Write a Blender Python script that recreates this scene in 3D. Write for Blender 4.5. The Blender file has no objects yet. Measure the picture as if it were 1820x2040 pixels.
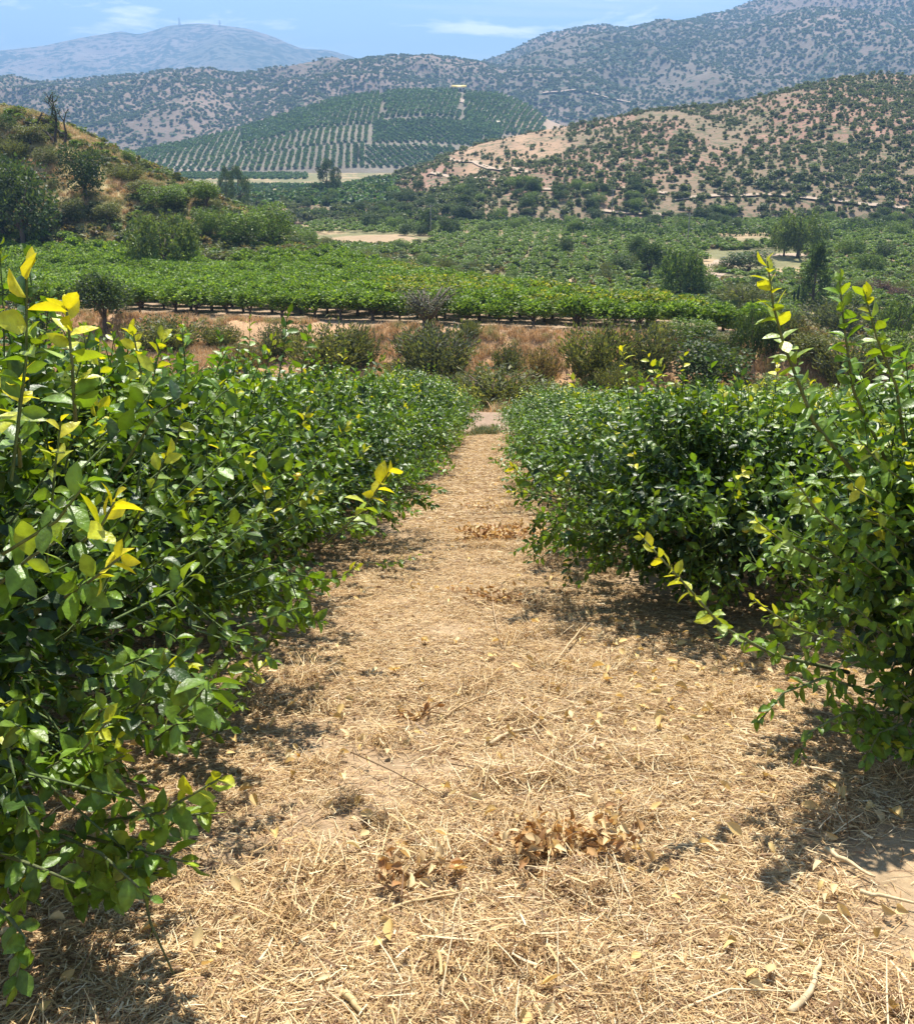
import bpy, math, random
import numpy as np
from mathutils import Vector, Matrix, Euler
from mathutils.bvhtree import BVHTree

R = math.radians
rng = np.random.default_rng(7)
random.seed(7)
scene = bpy.context.scene
COL = scene.collection

# ------------------------------------------------------------------ camera, sky, sun, exposure
EZ = 2.2                      # eye height above the orchard slope
PITCH = R(21.6)
cam_d = bpy.data.cameras.new('camera')
cam = bpy.data.objects.new('camera', cam_d)
COL.objects.link(cam)
cam.location = (0, 0, EZ)
cam.rotation_euler = (R(90) - PITCH, 0, 0)
cam_d.sensor_fit = 'HORIZONTAL'
cam_d.sensor_width = 36.0
cam_d.lens = 36.0
cam_d.clip_start = 0.05
cam_d.clip_end = 30000
scene.camera = cam

SUN_EL, SUN_AZ = R(61), R(4)          # azimuth clockwise from +Y (the view direction)
world = bpy.data.worlds.new('World')
scene.world = world
world.use_nodes = True
wn, wl = world.node_tree.nodes, world.node_tree.links
wn.clear()
w_out = wn.new('ShaderNodeOutputWorld')
w_bg = wn.new('ShaderNodeBackground')
w_bg.inputs['Strength'].default_value = 0.1
sky = wn.new('ShaderNodeTexSky')
sky.sky_type = 'NISHITA'
sky.sun_disc = False
sky.sun_elevation = SUN_EL
sky.sun_rotation = SUN_AZ
sky.altitude = 600
sky.air_density = 1.0
sky.dust_density = 0.0
sky.ozone_density = 1.6
# thin cirrus: a flat sheet of cloud seen from below, everywhere in the sky
tc = wn.new('ShaderNodeTexCoord')
sep = wn.new('ShaderNodeSeparateXYZ')
wl.new(tc.outputs['Generated'], sep.inputs[0])
zz = wn.new('ShaderNodeMath'); zz.operation = 'ADD'; zz.inputs[1].default_value = 0.10
wl.new(sep.outputs['Z'], zz.inputs[0])
zm = wn.new('ShaderNodeMath'); zm.operation = 'MAXIMUM'; zm.inputs[1].default_value = 0.05
wl.new(zz.outputs[0], zm.inputs[0])
dx = wn.new('ShaderNodeMath'); dx.operation = 'DIVIDE'
dy = wn.new('ShaderNodeMath'); dy.operation = 'DIVIDE'
wl.new(sep.outputs['X'], dx.inputs[0]); wl.new(zm.outputs[0], dx.inputs[1])
wl.new(sep.outputs['Y'], dy.inputs[0]); wl.new(zm.outputs[0], dy.inputs[1])
cmb = wn.new('ShaderNodeCombineXYZ')
wl.new(dx.outputs[0], cmb.inputs[0]); wl.new(dy.outputs[0], cmb.inputs[1])
mp = wn.new('ShaderNodeMapping')
mp.inputs['Location'].default_value = (3.2, 1.4, 0)
mp.inputs['Rotation'].default_value = (0, 0, R(24))
mp.inputs['Scale'].default_value = (0.5, 1.5, 1)
wl.new(cmb.outputs[0], mp.inputs['Vector'])
cn = wn.new('ShaderNodeTexNoise')
cn.inputs['Scale'].default_value = 0.8
cn.inputs['Detail'].default_value = 9
cn.inputs['Roughness'].default_value = 0.58
cn.inputs['Distortion'].default_value = 0.7
wl.new(mp.outputs[0], cn.inputs['Vector'])
cr = wn.new('ShaderNodeValToRGB')
cr.color_ramp.elements[0].position = 0.53
cr.color_ramp.elements[0].color = (0, 0, 0, 1)
cr.color_ramp.elements[1].position = 0.72
cr.color_ramp.elements[1].color = (0.75, 0.75, 0.75, 1)
wl.new(cn.outputs['Fac'], cr.inputs[0])
wmix = wn.new('ShaderNodeMix'); wmix.data_type = 'RGBA'
wl.new(cr.outputs[0], wmix.inputs['Factor'])
wl.new(sky.outputs[0], wmix.inputs['A'])
wmix.inputs['B'].default_value = (9.0, 9.2, 9.5, 1)
mp2 = wn.new('ShaderNodeMapping'); mp2.inputs['Scale'].default_value = (1, 1, 5.0)
wl.new(tc.outputs['Generated'], mp2.inputs['Vector'])
cn2 = wn.new('ShaderNodeTexNoise'); cn2.noise_dimensions = '4D'
cn2.inputs['W'].default_value = 3.4
cn2.inputs['Scale'].default_value = 5.0; cn2.inputs['Detail'].default_value = 8; cn2.inputs['Roughness'].default_value = 0.6; cn2.inputs['Distortion'].default_value = 0.5
wl.new(mp2.outputs[0], cn2.inputs['Vector'])
cr2 = wn.new('ShaderNodeValToRGB')
cr2.color_ramp.elements[0].position = 0.545; cr2.color_ramp.elements[0].color = (0, 0, 0, 1)
cr2.color_ramp.elements[1].position = 0.63; cr2.color_ramp.elements[1].color = (0.9, 0.9, 0.9, 1)
wl.new(cn2.outputs['Fac'], cr2.inputs[0])
bd2 = wn.new('ShaderNodeMapRange'); bd2.interpolation_type = 'SMOOTHSTEP'
bd2.inputs['From Min'].default_value = 0.22; bd2.inputs['From Max'].default_value = 0.09
wl.new(sep.outputs['Z'], bd2.inputs['Value'])
ml2 = wn.new('ShaderNodeMath'); ml2.operation = 'MULTIPLY'
wl.new(cr2.outputs[0], ml2.inputs[0]); wl.new(bd2.outputs[0], ml2.inputs[1])
wmix2 = wn.new('ShaderNodeMix'); wmix2.data_type = 'RGBA'
wl.new(ml2.outputs[0], wmix2.inputs['Factor']); wl.new(wmix.outputs['Result'], wmix2.inputs['A'])
wmix2.inputs['B'].default_value = (14.0, 14.0, 14.0, 1)
wl.new(wmix2.outputs['Result'], w_bg.inputs['Color'])
wl.new(w_bg.outputs[0], w_out.inputs['Surface'])

sun_d = bpy.data.lights.new('sun', 'SUN')
sun = bpy.data.objects.new('sun', sun_d)
COL.objects.link(sun)
sun_d.energy = 5.0
sun_d.angle = R(0.53)
sun_d.color = (1.0, 0.95, 0.87)
_sd = Vector((math.sin(SUN_AZ) * math.cos(SUN_EL), math.cos(SUN_AZ) * math.cos(SUN_EL), math.sin(SUN_EL)))
sun.rotation_euler = _sd.to_track_quat('Z', 'Y').to_euler()
sun.location = _sd * 60

scene.view_settings.view_transform = 'Standard'
scene.view_settings.look = 'None'
scene.view_settings.gamma = 1.0
scene.view_settings.exposure = 1.02
scene.render.engine = 'CYCLES'
cy = scene.cycles
cy.use_denoising = True
cy.denoiser = 'OPENIMAGEDENOISE'
cy.max_bounces = 6
cy.diffuse_bounces = 3
cy.glossy_bounces = 2
cy.transmission_bounces = 3
cy.transparent_max_bounces = 4
cy.volume_bounces = 0
cy.use_adaptive_sampling = True
cy.adaptive_threshold = 0.015
cy.caustics_reflective = False
cy.caustics_refractive = False
cy.sample_clamp_indirect = 6

# ------------------------------------------------------------------ helpers
F = np.array([0, math.cos(PITCH), -math.sin(PITCH)])
U = np.array([0, math.sin(PITCH), math.cos(PITCH)])
X = np.array([1.0, 0, 0])
EYE = np.array([0, 0, EZ])
VW, VH = 1820.0, 2040.0


def ray(vx, vy):
    """direction through a point of the picture (measured on an 1820 x 2040 view of it)"""
    return X * ((vx - VW / 2) / VW) + U * ((VH / 2 - vy) / VW) + F


def at(vx, vy, d):
    r = ray(vx, vy)
    return EYE + r * (d / r[1])


def depth_of(p):
    return float(np.dot(np.asarray(p) - EYE, F))


def to_view(p):
    q = np.asarray(p) - EYE
    z = q @ F
    return VW / 2 + (q @ X) / z * VW, VH / 2 - (q @ U) / z * VW, z


def sstep(a, b, x):
    t = np.clip((x - a) / (b - a), 0, 1)
    return t * t * (3 - 2 * t)


_perm = np.random.default_rng(99).random((256, 256))


def vnoise(x, y):
    x = np.asarray(x, float); y = np.asarray(y, float)
    xi = np.floor(x).astype(int); yi = np.floor(y).astype(int)
    xf = x - xi; yf = y - yi
    u = xf * xf * (3 - 2 * xf); v = yf * yf * (3 - 2 * yf)
    a = _perm[xi & 255, yi & 255]; b = _perm[(xi + 1) & 255, yi & 255]
    c = _perm[xi & 255, (yi + 1) & 255]; d = _perm[(xi + 1) & 255, (yi + 1) & 255]
    return (a * (1 - u) + b * u) * (1 - v) + (c * (1 - u) + d * u) * v


def fbm(x, y, o=4, lac=2.03, gain=0.5):
    s = 0; a = 1; t = 0
    for i in range(o):
        s = s + a * vnoise(x + 17.3 * i, y - 9.1 * i); t += a
        x = x * lac; y = y * lac; a *= gain
    return s / t


def mk_mesh(name, V, faces, col=None, mats=(), smooth=False, matidx=None):
    """faces: list of int arrays (m,3) or (m,4)"""
    me = bpy.data.meshes.new(name)
    V = np.ascontiguousarray(V, dtype=np.float32)
    me.vertices.add(len(V))
    me.vertices.foreach_set('co', V.ravel())
    tot = []; loops = []
    for f in faces:
        f = np.asarray(f, dtype=np.int32)
        if len(f) == 0:
            continue
        tot.append(np.full(len(f), f.shape[1], dtype=np.int32))
        loops.append(f.ravel())
    if tot:
        tot = np.concatenate(tot); loops = np.concatenate(loops)
        start = np.concatenate([[0], np.cumsum(tot)[:-1]]).astype(np.int32)
        me.loops.add(len(loops)); me.loops.foreach_set('vertex_index', loops)
        me.polygons.add(len(tot))
        me.polygons.foreach_set('loop_start', start)
        me.polygons.foreach_set('loop_total', tot)
        if smooth:
            me.polygons.foreach_set('use_smooth', np.ones(len(tot), dtype=bool))
        if matidx is not None:
            me.polygons.foreach_set('material_index', np.asarray(matidx, dtype=np.int32))
    if col is not None:
        a = me.attributes.new('col', 'FLOAT_COLOR', 'POINT')
        c = np.ones((len(V), 4), dtype=np.float32); c[:, :3] = col
        a.data.foreach_set('color', c.ravel())
    for m in mats:
        me.materials.append(m)
    me.update(calc_edges=True)
    return me


def obj(name, me, parent=None, loc=None, rot=None, scale=None):
    o = bpy.data.objects.new(name, me)
    COL.objects.link(o)
    if parent is not None:
        o.parent = parent
    if loc is not None:
        o.location = tuple(float(c) for c in loc)
    if rot is not None:
        o.rotation_euler = rot
    if scale is not None:
        o.scale = scale
    return o


def tag(o, label=None, cat=None, group=None, kind=None):
    if label: o['label'] = label
    if cat: o['category'] = cat
    if group: o['group'] = group
    if kind: o['kind'] = kind
    return o


class MB:
    """collects vertices, faces and colours of one mesh"""
    def __init__(s):
        s.V = []; s.T = []; s.Q = []; s.C = []; s.n = 0; s.MT = []; s.MQ = []

    def add(s, V, T=None, Q=None, col=(0.5, 0.5, 0.5), mat=0):
        V = np.asarray(V, float).reshape(-1, 3)
        c = np.asarray(col, float)
        if c.ndim == 1:
            c = np.tile(c, (len(V), 1))
        s.V.append(V); s.C.append(c)
        if T is not None and len(T):
            s.T.append(np.asarray(T, int) + s.n); s.MT.append(np.full(len(T), mat))
        if Q is not None and len(Q):
            s.Q.append(np.asarray(Q, int) + s.n); s.MQ.append(np.full(len(Q), mat))
        s.n += len(V)

    def merge(s, o, mat):
        for V, C in zip(o.V, o.C):
            s.V.append(V); s.C.append(C)
        for T in o.T:
            s.T.append(T + s.n); s.MT.append(np.full(len(T), mat))
        for Q in o.Q:
            s.Q.append(Q + s.n); s.MQ.append(np.full(len(Q), mat))
        s.n += o.n

    def tube(s, pts, radii, sides=6, col=(0.2, 0.15, 0.1), mat=0, cap=True):
        pts = np.asarray(pts, float); k = len(pts)
        radii = np.broadcast_to(np.asarray(radii, float), (k,))
        tan = np.gradient(pts, axis=0)
        tan /= np.linalg.norm(tan, axis=1, keepdims=True) + 1e-9
        ref = np.array([0.31, 0.17, 0.93])
        if abs(tan[0] @ ref) > 0.95:
            ref = np.array([1.0, 0, 0])
        a = np.cross(tan, ref); a /= np.linalg.norm(a, axis=1, keepdims=True) + 1e-9
        b = np.cross(tan, a)
        th = np.linspace(0, 2 * math.pi, sides, endpoint=False)
        V = pts[:, None, :] + radii[:, None, None] * (np.cos(th)[None, :, None] * a[:, None, :] + np.sin(th)[None, :, None] * b[:, None, :])
        i = np.arange(k - 1)[:, None] * sides; j = np.arange(sides)[None, :]
        j2 = (j + 1) % sides
        Q = np.stack([i + j, i + j2, i + sides + j2, i + sides + j], axis=-1).reshape(-1, 4)
        T = []
        V = V.reshape(-1, 3)
        if cap:
            V = np.vstack([V, pts[-1] + tan[-1] * radii[-1] * 0.5, pts[0] - tan[0] * radii[0] * 0.2])
            n = k * sides
            for q in range(sides):
                T.append((n - sides + q, n - sides + (q + 1) % sides, n))
                T.append((q, n + 1, (q + 1) % sides))
        s.add(V, T, Q, col, mat)

    def box(s, c, size, col=(0.5, 0.5, 0.5), mat=0, rot=None):
        h = np.asarray(size, float) / 2
        V = np.array([[x, y, z] for z in (-1, 1) for y in (-1, 1) for x in (-1, 1)], float) * h
        if rot is not None:
            V = V @ np.asarray(rot, float).T
        V = V + np.asarray(c, float)
        Q = [(0, 2, 3, 1), (4, 5, 7, 6), (0, 1, 5, 4), (2, 6, 7, 3), (0, 4, 6, 2), (1, 3, 7, 5)]
        s.add(V, None, Q, col, mat)

    def mesh(s, name, mats, smooth=False):
        V = np.concatenate(s.V); C = np.concatenate(s.C)
        fs = []; mi = []
        if s.T:
            fs.append(np.concatenate(s.T)); mi.append(np.concatenate(s.MT))
        if s.Q:
            fs.append(np.concatenate(s.Q)); mi.append(np.concatenate(s.MQ))
        return mk_mesh(name, V, fs, C, mats, smooth, np.concatenate(mi) if mi else None)


def unit(v):
    return v / (np.linalg.norm(v, axis=-1, keepdims=True) + 1e-9)


def rdir(n, r=rng):
    return unit(r.normal(size=(n, 3)))


# ------------------------------------------------------------------ materials
def new_mat(name):
    m = bpy.data.materials.new(name); m.use_nodes = True
    nt = m.node_tree; nt.nodes.clear()
    out = nt.nodes.new('ShaderNodeOutputMaterial')
    return m, nt.nodes, nt.links, out


def leaf_mat(name, rough=0.38, trans=0.32, spec=0.5, tint=(1.35, 1.5, 0.55), vein=False):
    m, n, l, out = new_mat(name)
    a = n.new('ShaderNodeAttribute'); a.attribute_name = 'col'
    p = n.new('ShaderNodeBsdfPrincipled')
    p.inputs['Roughness'].default_value = rough
    p.inputs['Specular IOR Level'].default_value = spec
    t = n.new('ShaderNodeBsdfTranslucent')
    mu = n.new('ShaderNodeMix'); mu.data_type = 'RGBA'; mu.blend_type = 'MULTIPLY'
    mu.inputs['Factor'].default_value = 1
    mu.inputs['B'].default_value = (*tint, 1)
    if not vein:
        l.new(a.outputs['Color'], p.inputs['Base Color'])
    else:
        g = n.new('ShaderNodeNewGeometry')
        sp = n.new('ShaderNodeTexNoise'); sp.inputs['Scale'].default_value = 38; sp.inputs['Detail'].default_value = 5
        l.new(g.outputs['Position'], sp.inputs['Vector'])
        sr = n.new('ShaderNodeValToRGB')
        sr.color_ramp.elements[0].position = 0.36; sr.color_ramp.elements[0].color = (0.62, 0.6, 0.5, 1)
        sr.color_ramp.elements[1].position = 0.58; sr.color_ramp.elements[1].color = (1.12, 1.12, 1.1, 1)
        l.new(sp.outputs['Fac'], sr.inputs[0])
        mb_ = n.new('ShaderNodeMix'); mb_.data_type = 'RGBA'; mb_.blend_type = 'MULTIPLY'; mb_.inputs['Factor'].default_value = 1
        l.new(a.outputs['Color'], mb_.inputs['A']); l.new(sr.outputs[0], mb_.inputs['B'])
        l.new(mb_.outputs['Result'], p.inputs['Base Color'])
        nz = n.new('ShaderNodeTexNoise'); nz.inputs['Scale'].default_value = 70; nz.inputs['Detail'].default_value = 3
        l.new(g.outputs['Position'], nz.inputs['Vector'])
        bp = n.new('ShaderNodeBump'); bp.inputs['Strength'].default_value = 0.55; bp.inputs['Distance'].default_value = 0.006
        l.new(nz.outputs['Fac'], bp.inputs['Height']); l.new(bp.outputs[0], p.inputs['Normal'])
    l.new(a.outputs['Color'], mu.inputs['A'])
    l.new(mu.outputs['Result'], t.inputs['Color'])
    mx = n.new('ShaderNodeMixShader'); mx.inputs[0].default_value = trans
    l.new(p.outputs[0], mx.inputs[1]); l.new(t.outputs[0], mx.inputs[2])
    l.new(mx.outputs[0], out.inputs['Surface'])
    return m


def plain_mat(name, rough=0.8, noise_scale=0, noise_amt=0.4, bump=0.0, bump_scale=30, spec=0.3):
    """vertex colour with grain"""
    m, n, l, out = new_mat(name)
    a = n.new('ShaderNodeAttribute'); a.attribute_name = 'col'
    p = n.new('ShaderNodeBsdfPrincipled')
    p.inputs['Roughness'].default_value = rough
    p.inputs['Specular IOR Level'].default_value = spec
    src = a.outputs['Color']
    if noise_scale:
        g = n.new('ShaderNodeNewGeometry')
        t = n.new('ShaderNodeTexNoise'); t.inputs['Scale'].default_value = noise_scale
        t.inputs['Detail'].default_value = 6; t.inputs['Roughness'].default_value = 0.65
        l.new(g.outputs['Position'], t.inputs['Vector'])
        mr = n.new('ShaderNodeMapRange')
        mr.inputs['From Min'].default_value = 0.3; mr.inputs['From Max'].default_value = 0.7
        mr.inputs['To Min'].default_value = 1 - noise_amt; mr.inputs['To Max'].default_value = 1 + noise_amt
        l.new(t.outputs['Fac'], mr.inputs['Value'])
        mu = n.new('ShaderNodeMix'); mu.data_type = 'RGBA'; mu.blend_type = 'MULTIPLY'
        mu.inputs['Factor'].default_value = 1
        l.new(src, mu.inputs['A']); l.new(mr.outputs[0], mu.inputs['B'])
        src = mu.outputs['Result']
        if bump:
            t2 = n.new('ShaderNodeTexNoise'); t2.inputs['Scale'].default_value = bump_scale
            t2.inputs['Detail'].default_value = 5
            l.new(g.outputs['Position'], t2.inputs['Vector'])
            b = n.new('ShaderNodeBump'); b.inputs['Strength'].default_value = bump
            b.inputs['Distance'].default_value = 1.0 / bump_scale
            l.new(t2.outputs['Fac'], b.inputs['Height'])
            l.new(b.outputs[0], p.inputs['Normal'])
    l.new(src, p.inputs['Base Color'])
    l.new(p.outputs[0], out.inputs['Surface'])
    return m


M_LEAF = leaf_mat('lemon_leaf', 0.4, 0.26, 0.45, (1.9, 1.8, 0.45), True)
M_FOL = leaf_mat('foliage', 0.55, 0.36, 0.35, (1.3, 1.35, 0.55))
M_DRYLEAF = leaf_mat('dry_leaf', 0.6, 0.25, 0.3, (1.15, 1.0, 0.7))
M_STRAW = leaf_mat('straw', 0.55, 0.2, 0.35, (1.1, 1.0, 0.75))
M_BARK = plain_mat('bark', 0.9, 14, 0.45, 0.5, 60)
M_WOOD = plain_mat('dry_wood', 0.8, 25, 0.3, 0.3, 120)
M_FRUIT = plain_mat('lemon_rind', 0.42, 0, spec=0.5)
M_PAINT = plain_mat('painted_metal', 0.5, 3, 0.12)


def terrain_mat(name, fine=9.0, coarse=0.35, amt=0.35, bump=0.6, bscale=14):
    m, n, l, out = new_mat(name)
    a = n.new('ShaderNodeAttribute'); a.attribute_name = 'col'
    g = n.new('ShaderNodeNewGeometry')
    p = n.new('ShaderNodeBsdfPrincipled'); p.inputs['Roughness'].default_value = 0.95
    p.inputs['Specular IOR Level'].default_value = 0.15
    src = a.outputs['Color']
    for sc, am in ((fine, amt), (coarse, amt * 0.9)):
        t = n.new('ShaderNodeTexNoise'); t.inputs['Scale'].default_value = sc
        t.inputs['Detail'].default_value = 7; t.inputs['Roughness'].default_value = 0.68
        l.new(g.outputs['Position'], t.inputs['Vector'])
        mr = n.new('ShaderNodeMapRange')
        mr.inputs['From Min'].default_value = 0.28; mr.inputs['From Max'].default_value = 0.72
        mr.inputs['To Min'].default_value = 1 - am; mr.inputs['To Max'].default_value = 1 + am
        l.new(t.outputs['Fac'], mr.inputs['Value'])
        mu = n.new('ShaderNodeMix'); mu.data_type = 'RGBA'; mu.blend_type = 'MULTIPLY'
        mu.inputs['Factor'].default_value = 1
        l.new(src, mu.inputs['A']); l.new(mr.outputs[0], mu.inputs['B'])
        src = mu.outputs['Result']
    t2 = n.new('ShaderNodeTexNoise'); t2.inputs['Scale'].default_value = bscale
    t2.inputs['Detail'].default_value = 6; t2.inputs['Roughness'].default_value = 0.7
    l.new(g.outputs['Position'], t2.inputs['Vector'])
    b = n.new('ShaderNodeBump'); b.inputs['Strength'].default_value = bump
    b.inputs['Distance'].default_value = 0.6 / bscale
    l.new(t2.outputs['Fac'], b.inputs['Height'])
    l.new(b.outputs[0], p.inputs['Normal'])
    l.new(src, p.inputs['Base Color'])
    l.new(p.outputs[0], out.inputs['Surface'])
    return m


def hill_mat(name, veg_scale, thr, veg=(0.05, 0.075, 0.035), patch=0.004, amt=0.3, bscale=0.05, bump=0.6):
    """dry soil (vertex colour) dotted with scrub of its own colour"""
    m, n, l, out = new_mat(name)
    a = n.new('ShaderNodeAttribute'); a.attribute_name = 'col'
    g = n.new('ShaderNodeNewGeometry')
    p = n.new('ShaderNodeBsdfPrincipled'); p.inputs['Roughness'].default_value = 1
    p.inputs['Specular IOR Level'].default_value = 0.1
    big = n.new('ShaderNodeTexNoise'); big.inputs['Scale'].default_value = patch; big.inputs['Detail'].default_value = 5
    sm = n.new('ShaderNodeTexNoise'); sm.inputs['Scale'].default_value = veg_scale
    sm.inputs['Detail'].default_value = 4; sm.inputs['Roughness'].default_value = 0.6
    l.new(g.outputs['Position'], big.inputs['Vector']); l.new(g.outputs['Position'], sm.inputs['Vector'])
    ad = n.new('ShaderNodeMath'); ad.operation = 'MULTIPLY_ADD'
    l.new(big.outputs['Fac'], ad.inputs[0]); ad.inputs[1].default_value = 0.45
    l.new(sm.outputs['Fac'], ad.inputs[2])
    rp = n.new('ShaderNodeMapRange')
    rp.inputs['From Min'].default_value = thr; rp.inputs['From Max'].default_value = thr + 0.06
    l.new(ad.outputs[0], rp.inputs['Value'])
    mx = n.new('ShaderNodeMix'); mx.data_type = 'RGBA'
    l.new(rp.outputs[0], mx.inputs['Factor'])
    l.new(a.outputs['Color'], mx.inputs['A']); mx.inputs['B'].default_value = (*veg, 1)
    b = n.new('ShaderNodeBump'); b.inputs['Strength'].default_value = bump
    b.inputs['Distance'].default_value = 0.25 / veg_scale
    l.new(sm.outputs['Fac'], b.inputs['Height'])
    l.new(b.outputs[0], p.inputs['Normal'])
    l.new(mx.outputs['Result'], p.inputs['Base Color'])
    l.new(p.outputs[0], out.inputs['Surface'])
    return m


# ------------------------------------------------------------------ the lie of the land
SL = 0.238                                          # fall of the orchard slope
FA = np.array([-38.0, 81.0]); FB = np.array([25.0, 60.5]); FC = np.array([-8.0, 121.0])
_fd = (FB - FA) / np.linalg.norm(FB - FA)           # along the front edge of the terrace
_fn = np.array([_fd[1], -_fd[0]])                   # towards the camera
_rd = (FC - FB) / np.linalg.norm(FC - FB)
_rn = np.array([_rd[1], -_rd[0]])                   # to the right of the terrace


def H(x, y):
    x = np.asarray(x, float); y = np.asarray(y, float)
    # near slope with the lemon rows, then the level track
    n0 = -SL * np.clip(y, -30, 36) - 0.02 * np.clip(y - 36, 0, 3.5) - 0.42 * np.maximum(y - 39.5, 0)
    n0 = n0 + 0.10 * (fbm(x * 0.35 + 3, y * 0.35, 3) - 0.5) + 0.03 * (fbm(x * 2.3, y * 2.3, 2) - 0.5)
    # terrace with the orchard field
    pf = (x - FA[0]) * _fn[0] + (y - FA[1]) * _fn[1]
    pr = (x - FB[0]) * _rn[0] + (y - FB[1]) * _rn[1]
    wob = 1.6 * (fbm(x * 0.22, y * 0.22, 3) - 0.5) * 2
    t0 = -10.1 - 0.06 * np.clip(y - 66, -20, 49)
    t0 = t0 - 0.48 * np.maximum(pf + wob, 0) - 0.27 * np.maximum(pr + wob, 0) - 0.22 * np.maximum(y - 190, 0)
    t0 = np.where(y < 50, -1e3, t0)
    # gully and valley floor
    s = sstep(-14, 52, pr)
    v0 = -12.3 - 9.6 * s + 1.2 * (fbm(x * 0.06, y * 0.06, 3) - 0.5)
    v0 = v0 + 6.0 * sstep(400, 950, y) + 8 * sstep(950, 2200, y)
    v0 = np.where(pr < 0, np.where(y > 160, -12.3 - 9.6 * sstep(185, 235, y) + 6.0 * sstep(400, 950, y) + 8 * sstep(950, 2200, y), v0), v0)
    h = np.maximum(np.maximum(n0, t0), v0)
    # dry hillside rising beyond the terrace
    c = EZ + np.where(x > -75, 6.5 - 0.5 * (x + 75), 6.5 + 0.16 * (-75 - x)) + 3.0 * (fbm(x * 0.05 + 8, y * 0.03, 3) - 0.5)
    up = sstep(132, 172, y + 0.25 * (x + 60))
    lh = t0 + (c - t0) * up - 0.16 * np.maximum(y - 178, 0) + 1.3 * (fbm(x * 0.12, y * 0.12, 3) - 0.5) * up
    h = np.where((y > 120) & (x < 20), np.maximum(h, lh), h)
    h = h + 0.12 * (fbm(x * 0.5, y * 0.5, 3) - 0.5) * sstep(40, 55, y)
    return h


def h1(x, y):
    return float(H(np.array([x]), np.array([y]))[0])


def zone_col(x, y, z):
    """the ground's own colour: straw, dirt track, dry grass, field soil, scrub"""
    n1 = fbm(x * 0.3, y * 0.3, 4); n2 = fbm(x * 0.07 + 5, y * 0.07, 4)
    C = np.zeros((len(x), 3))
    straw = np.array([0.46, 0.33, 0.19]); soil = np.array([0.26, 0.175, 0.115])
    C[:] = soil + (straw - soil) * np.clip(n1 * 1.4, 0, 1)[:, None]
    trk = (sstep(35.5, 36.3, y) * (1 - sstep(39.2, 40.2, y)))[:, None]
    C = C * (1 - trk) + np.array([0.31, 0.215, 0.145]) * trk
    far = sstep(39.5, 41, y)[:, None]
    dry = np.array([0.48, 0.295, 0.155]) * (0.8 + 0.4 * n1)[:, None]
    red = np.array([0.34, 0.19, 0.11])
    dry = dry + (red - dry) * (sstep(0.5, 0.7, n2) * 0.7)[:, None]
    C = C * (1 - far) + dry * far
    pf = (x - FA[0]) * _fn[0] + (y - FA[1]) * _fn[1]
    pr = (x - FB[0]) * _rn[0] + (y - FB[1]) * _rn[1]
    ins = ((1 - sstep(-1.5, 0.3, pf)) * (1 - sstep(-1, 1, pr)) * (1 - sstep(132, 142, y + 0.25 * (x + 60))))[:, None]
    C = C * (1 - ins) + np.array([0.35, 0.25, 0.165]) * ins
    hill = (sstep(132, 142, y + 0.25 * (x + 60)) * (1 - sstep(0, 10, x)) * (1 - sstep(200, 230, y)))[:, None]
    hc = np.array([0.50, 0.40, 0.20]) * (0.75 + 0.5 * n1)[:, None]
    hc = hc + (np.array([0.24, 0.24, 0.09]) - hc) * sstep(0.36, 0.56, n2)[:, None]
    C = C * (1 - hill) + hc * hill
    low = (sstep(2, 18, pr) * sstep(40, 50, y))
    low = np.maximum(low, sstep(200, 230, y))[:, None]
    lc = np.array([0.20, 0.185, 0.085]) + (np.array([0.42, 0.30, 0.17]) - np.array([0.20, 0.185, 0.085])) * sstep(0.52, 0.66, n2)[:, None]
    C = C * (1 - low) + lc * low
    return C


def build_terrain():
    a0 = np.arange(-33, 33.01, 0.2)
    a1 = np.arange(36, 325, 3.0)
    ang = np.radians(np.concatenate([a0, a1]))
    na = len(ang)
    rad = [0.5]
    while rad[-1] < 8800:
        rad.append(rad[-1] * (1.0155 if rad[-1] < 320 else 1.03))
    rad = np.array(rad); nr = len(rad)
    A, Rr = np.meshgrid(ang, rad)
    x = (Rr * np.sin(A)).ravel(); y = (Rr * np.cos(A)).ravel()
    z = H(x, y)
    V = np.column_stack([x, y, z])
    i = np.arange(nr - 1)[:, None] * na; j = np.arange(na)[None, :]; j2 = (j + 1) % na
    Q = np.stack([i + j, i + j2, i + na + j2, i + na + j], axis=-1).reshape(-1, 4)[:, ::-1]
    V = np.vstack([V, [0, 0, h1(0, 0)]])
    T = np.array([[len(V) - 1, (k + 1) % na, k] for k in range(na)])
    C = zone_col(V[:, 0], V[:, 1], V[:, 2])
    me = mk_mesh('terrain', V, [T, Q], C, [terrain_mat('ground_soil', 11, 0.45, 0.33, 0.9, 16)], True)
    o = obj('terrain', me)
    tag(o, 'sloping ground of straw, dirt and dry grass falling into the valley', 'ground', kind='structure')
    return V, T, Q


TV, TT, TQ = build_terrain()
bvh_v = [tuple(v) for v in TV]
bvh_f = [tuple(q) for q in TQ.tolist()] + [tuple(t) for t in TT.tolist()]

HILLS = {}


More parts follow.
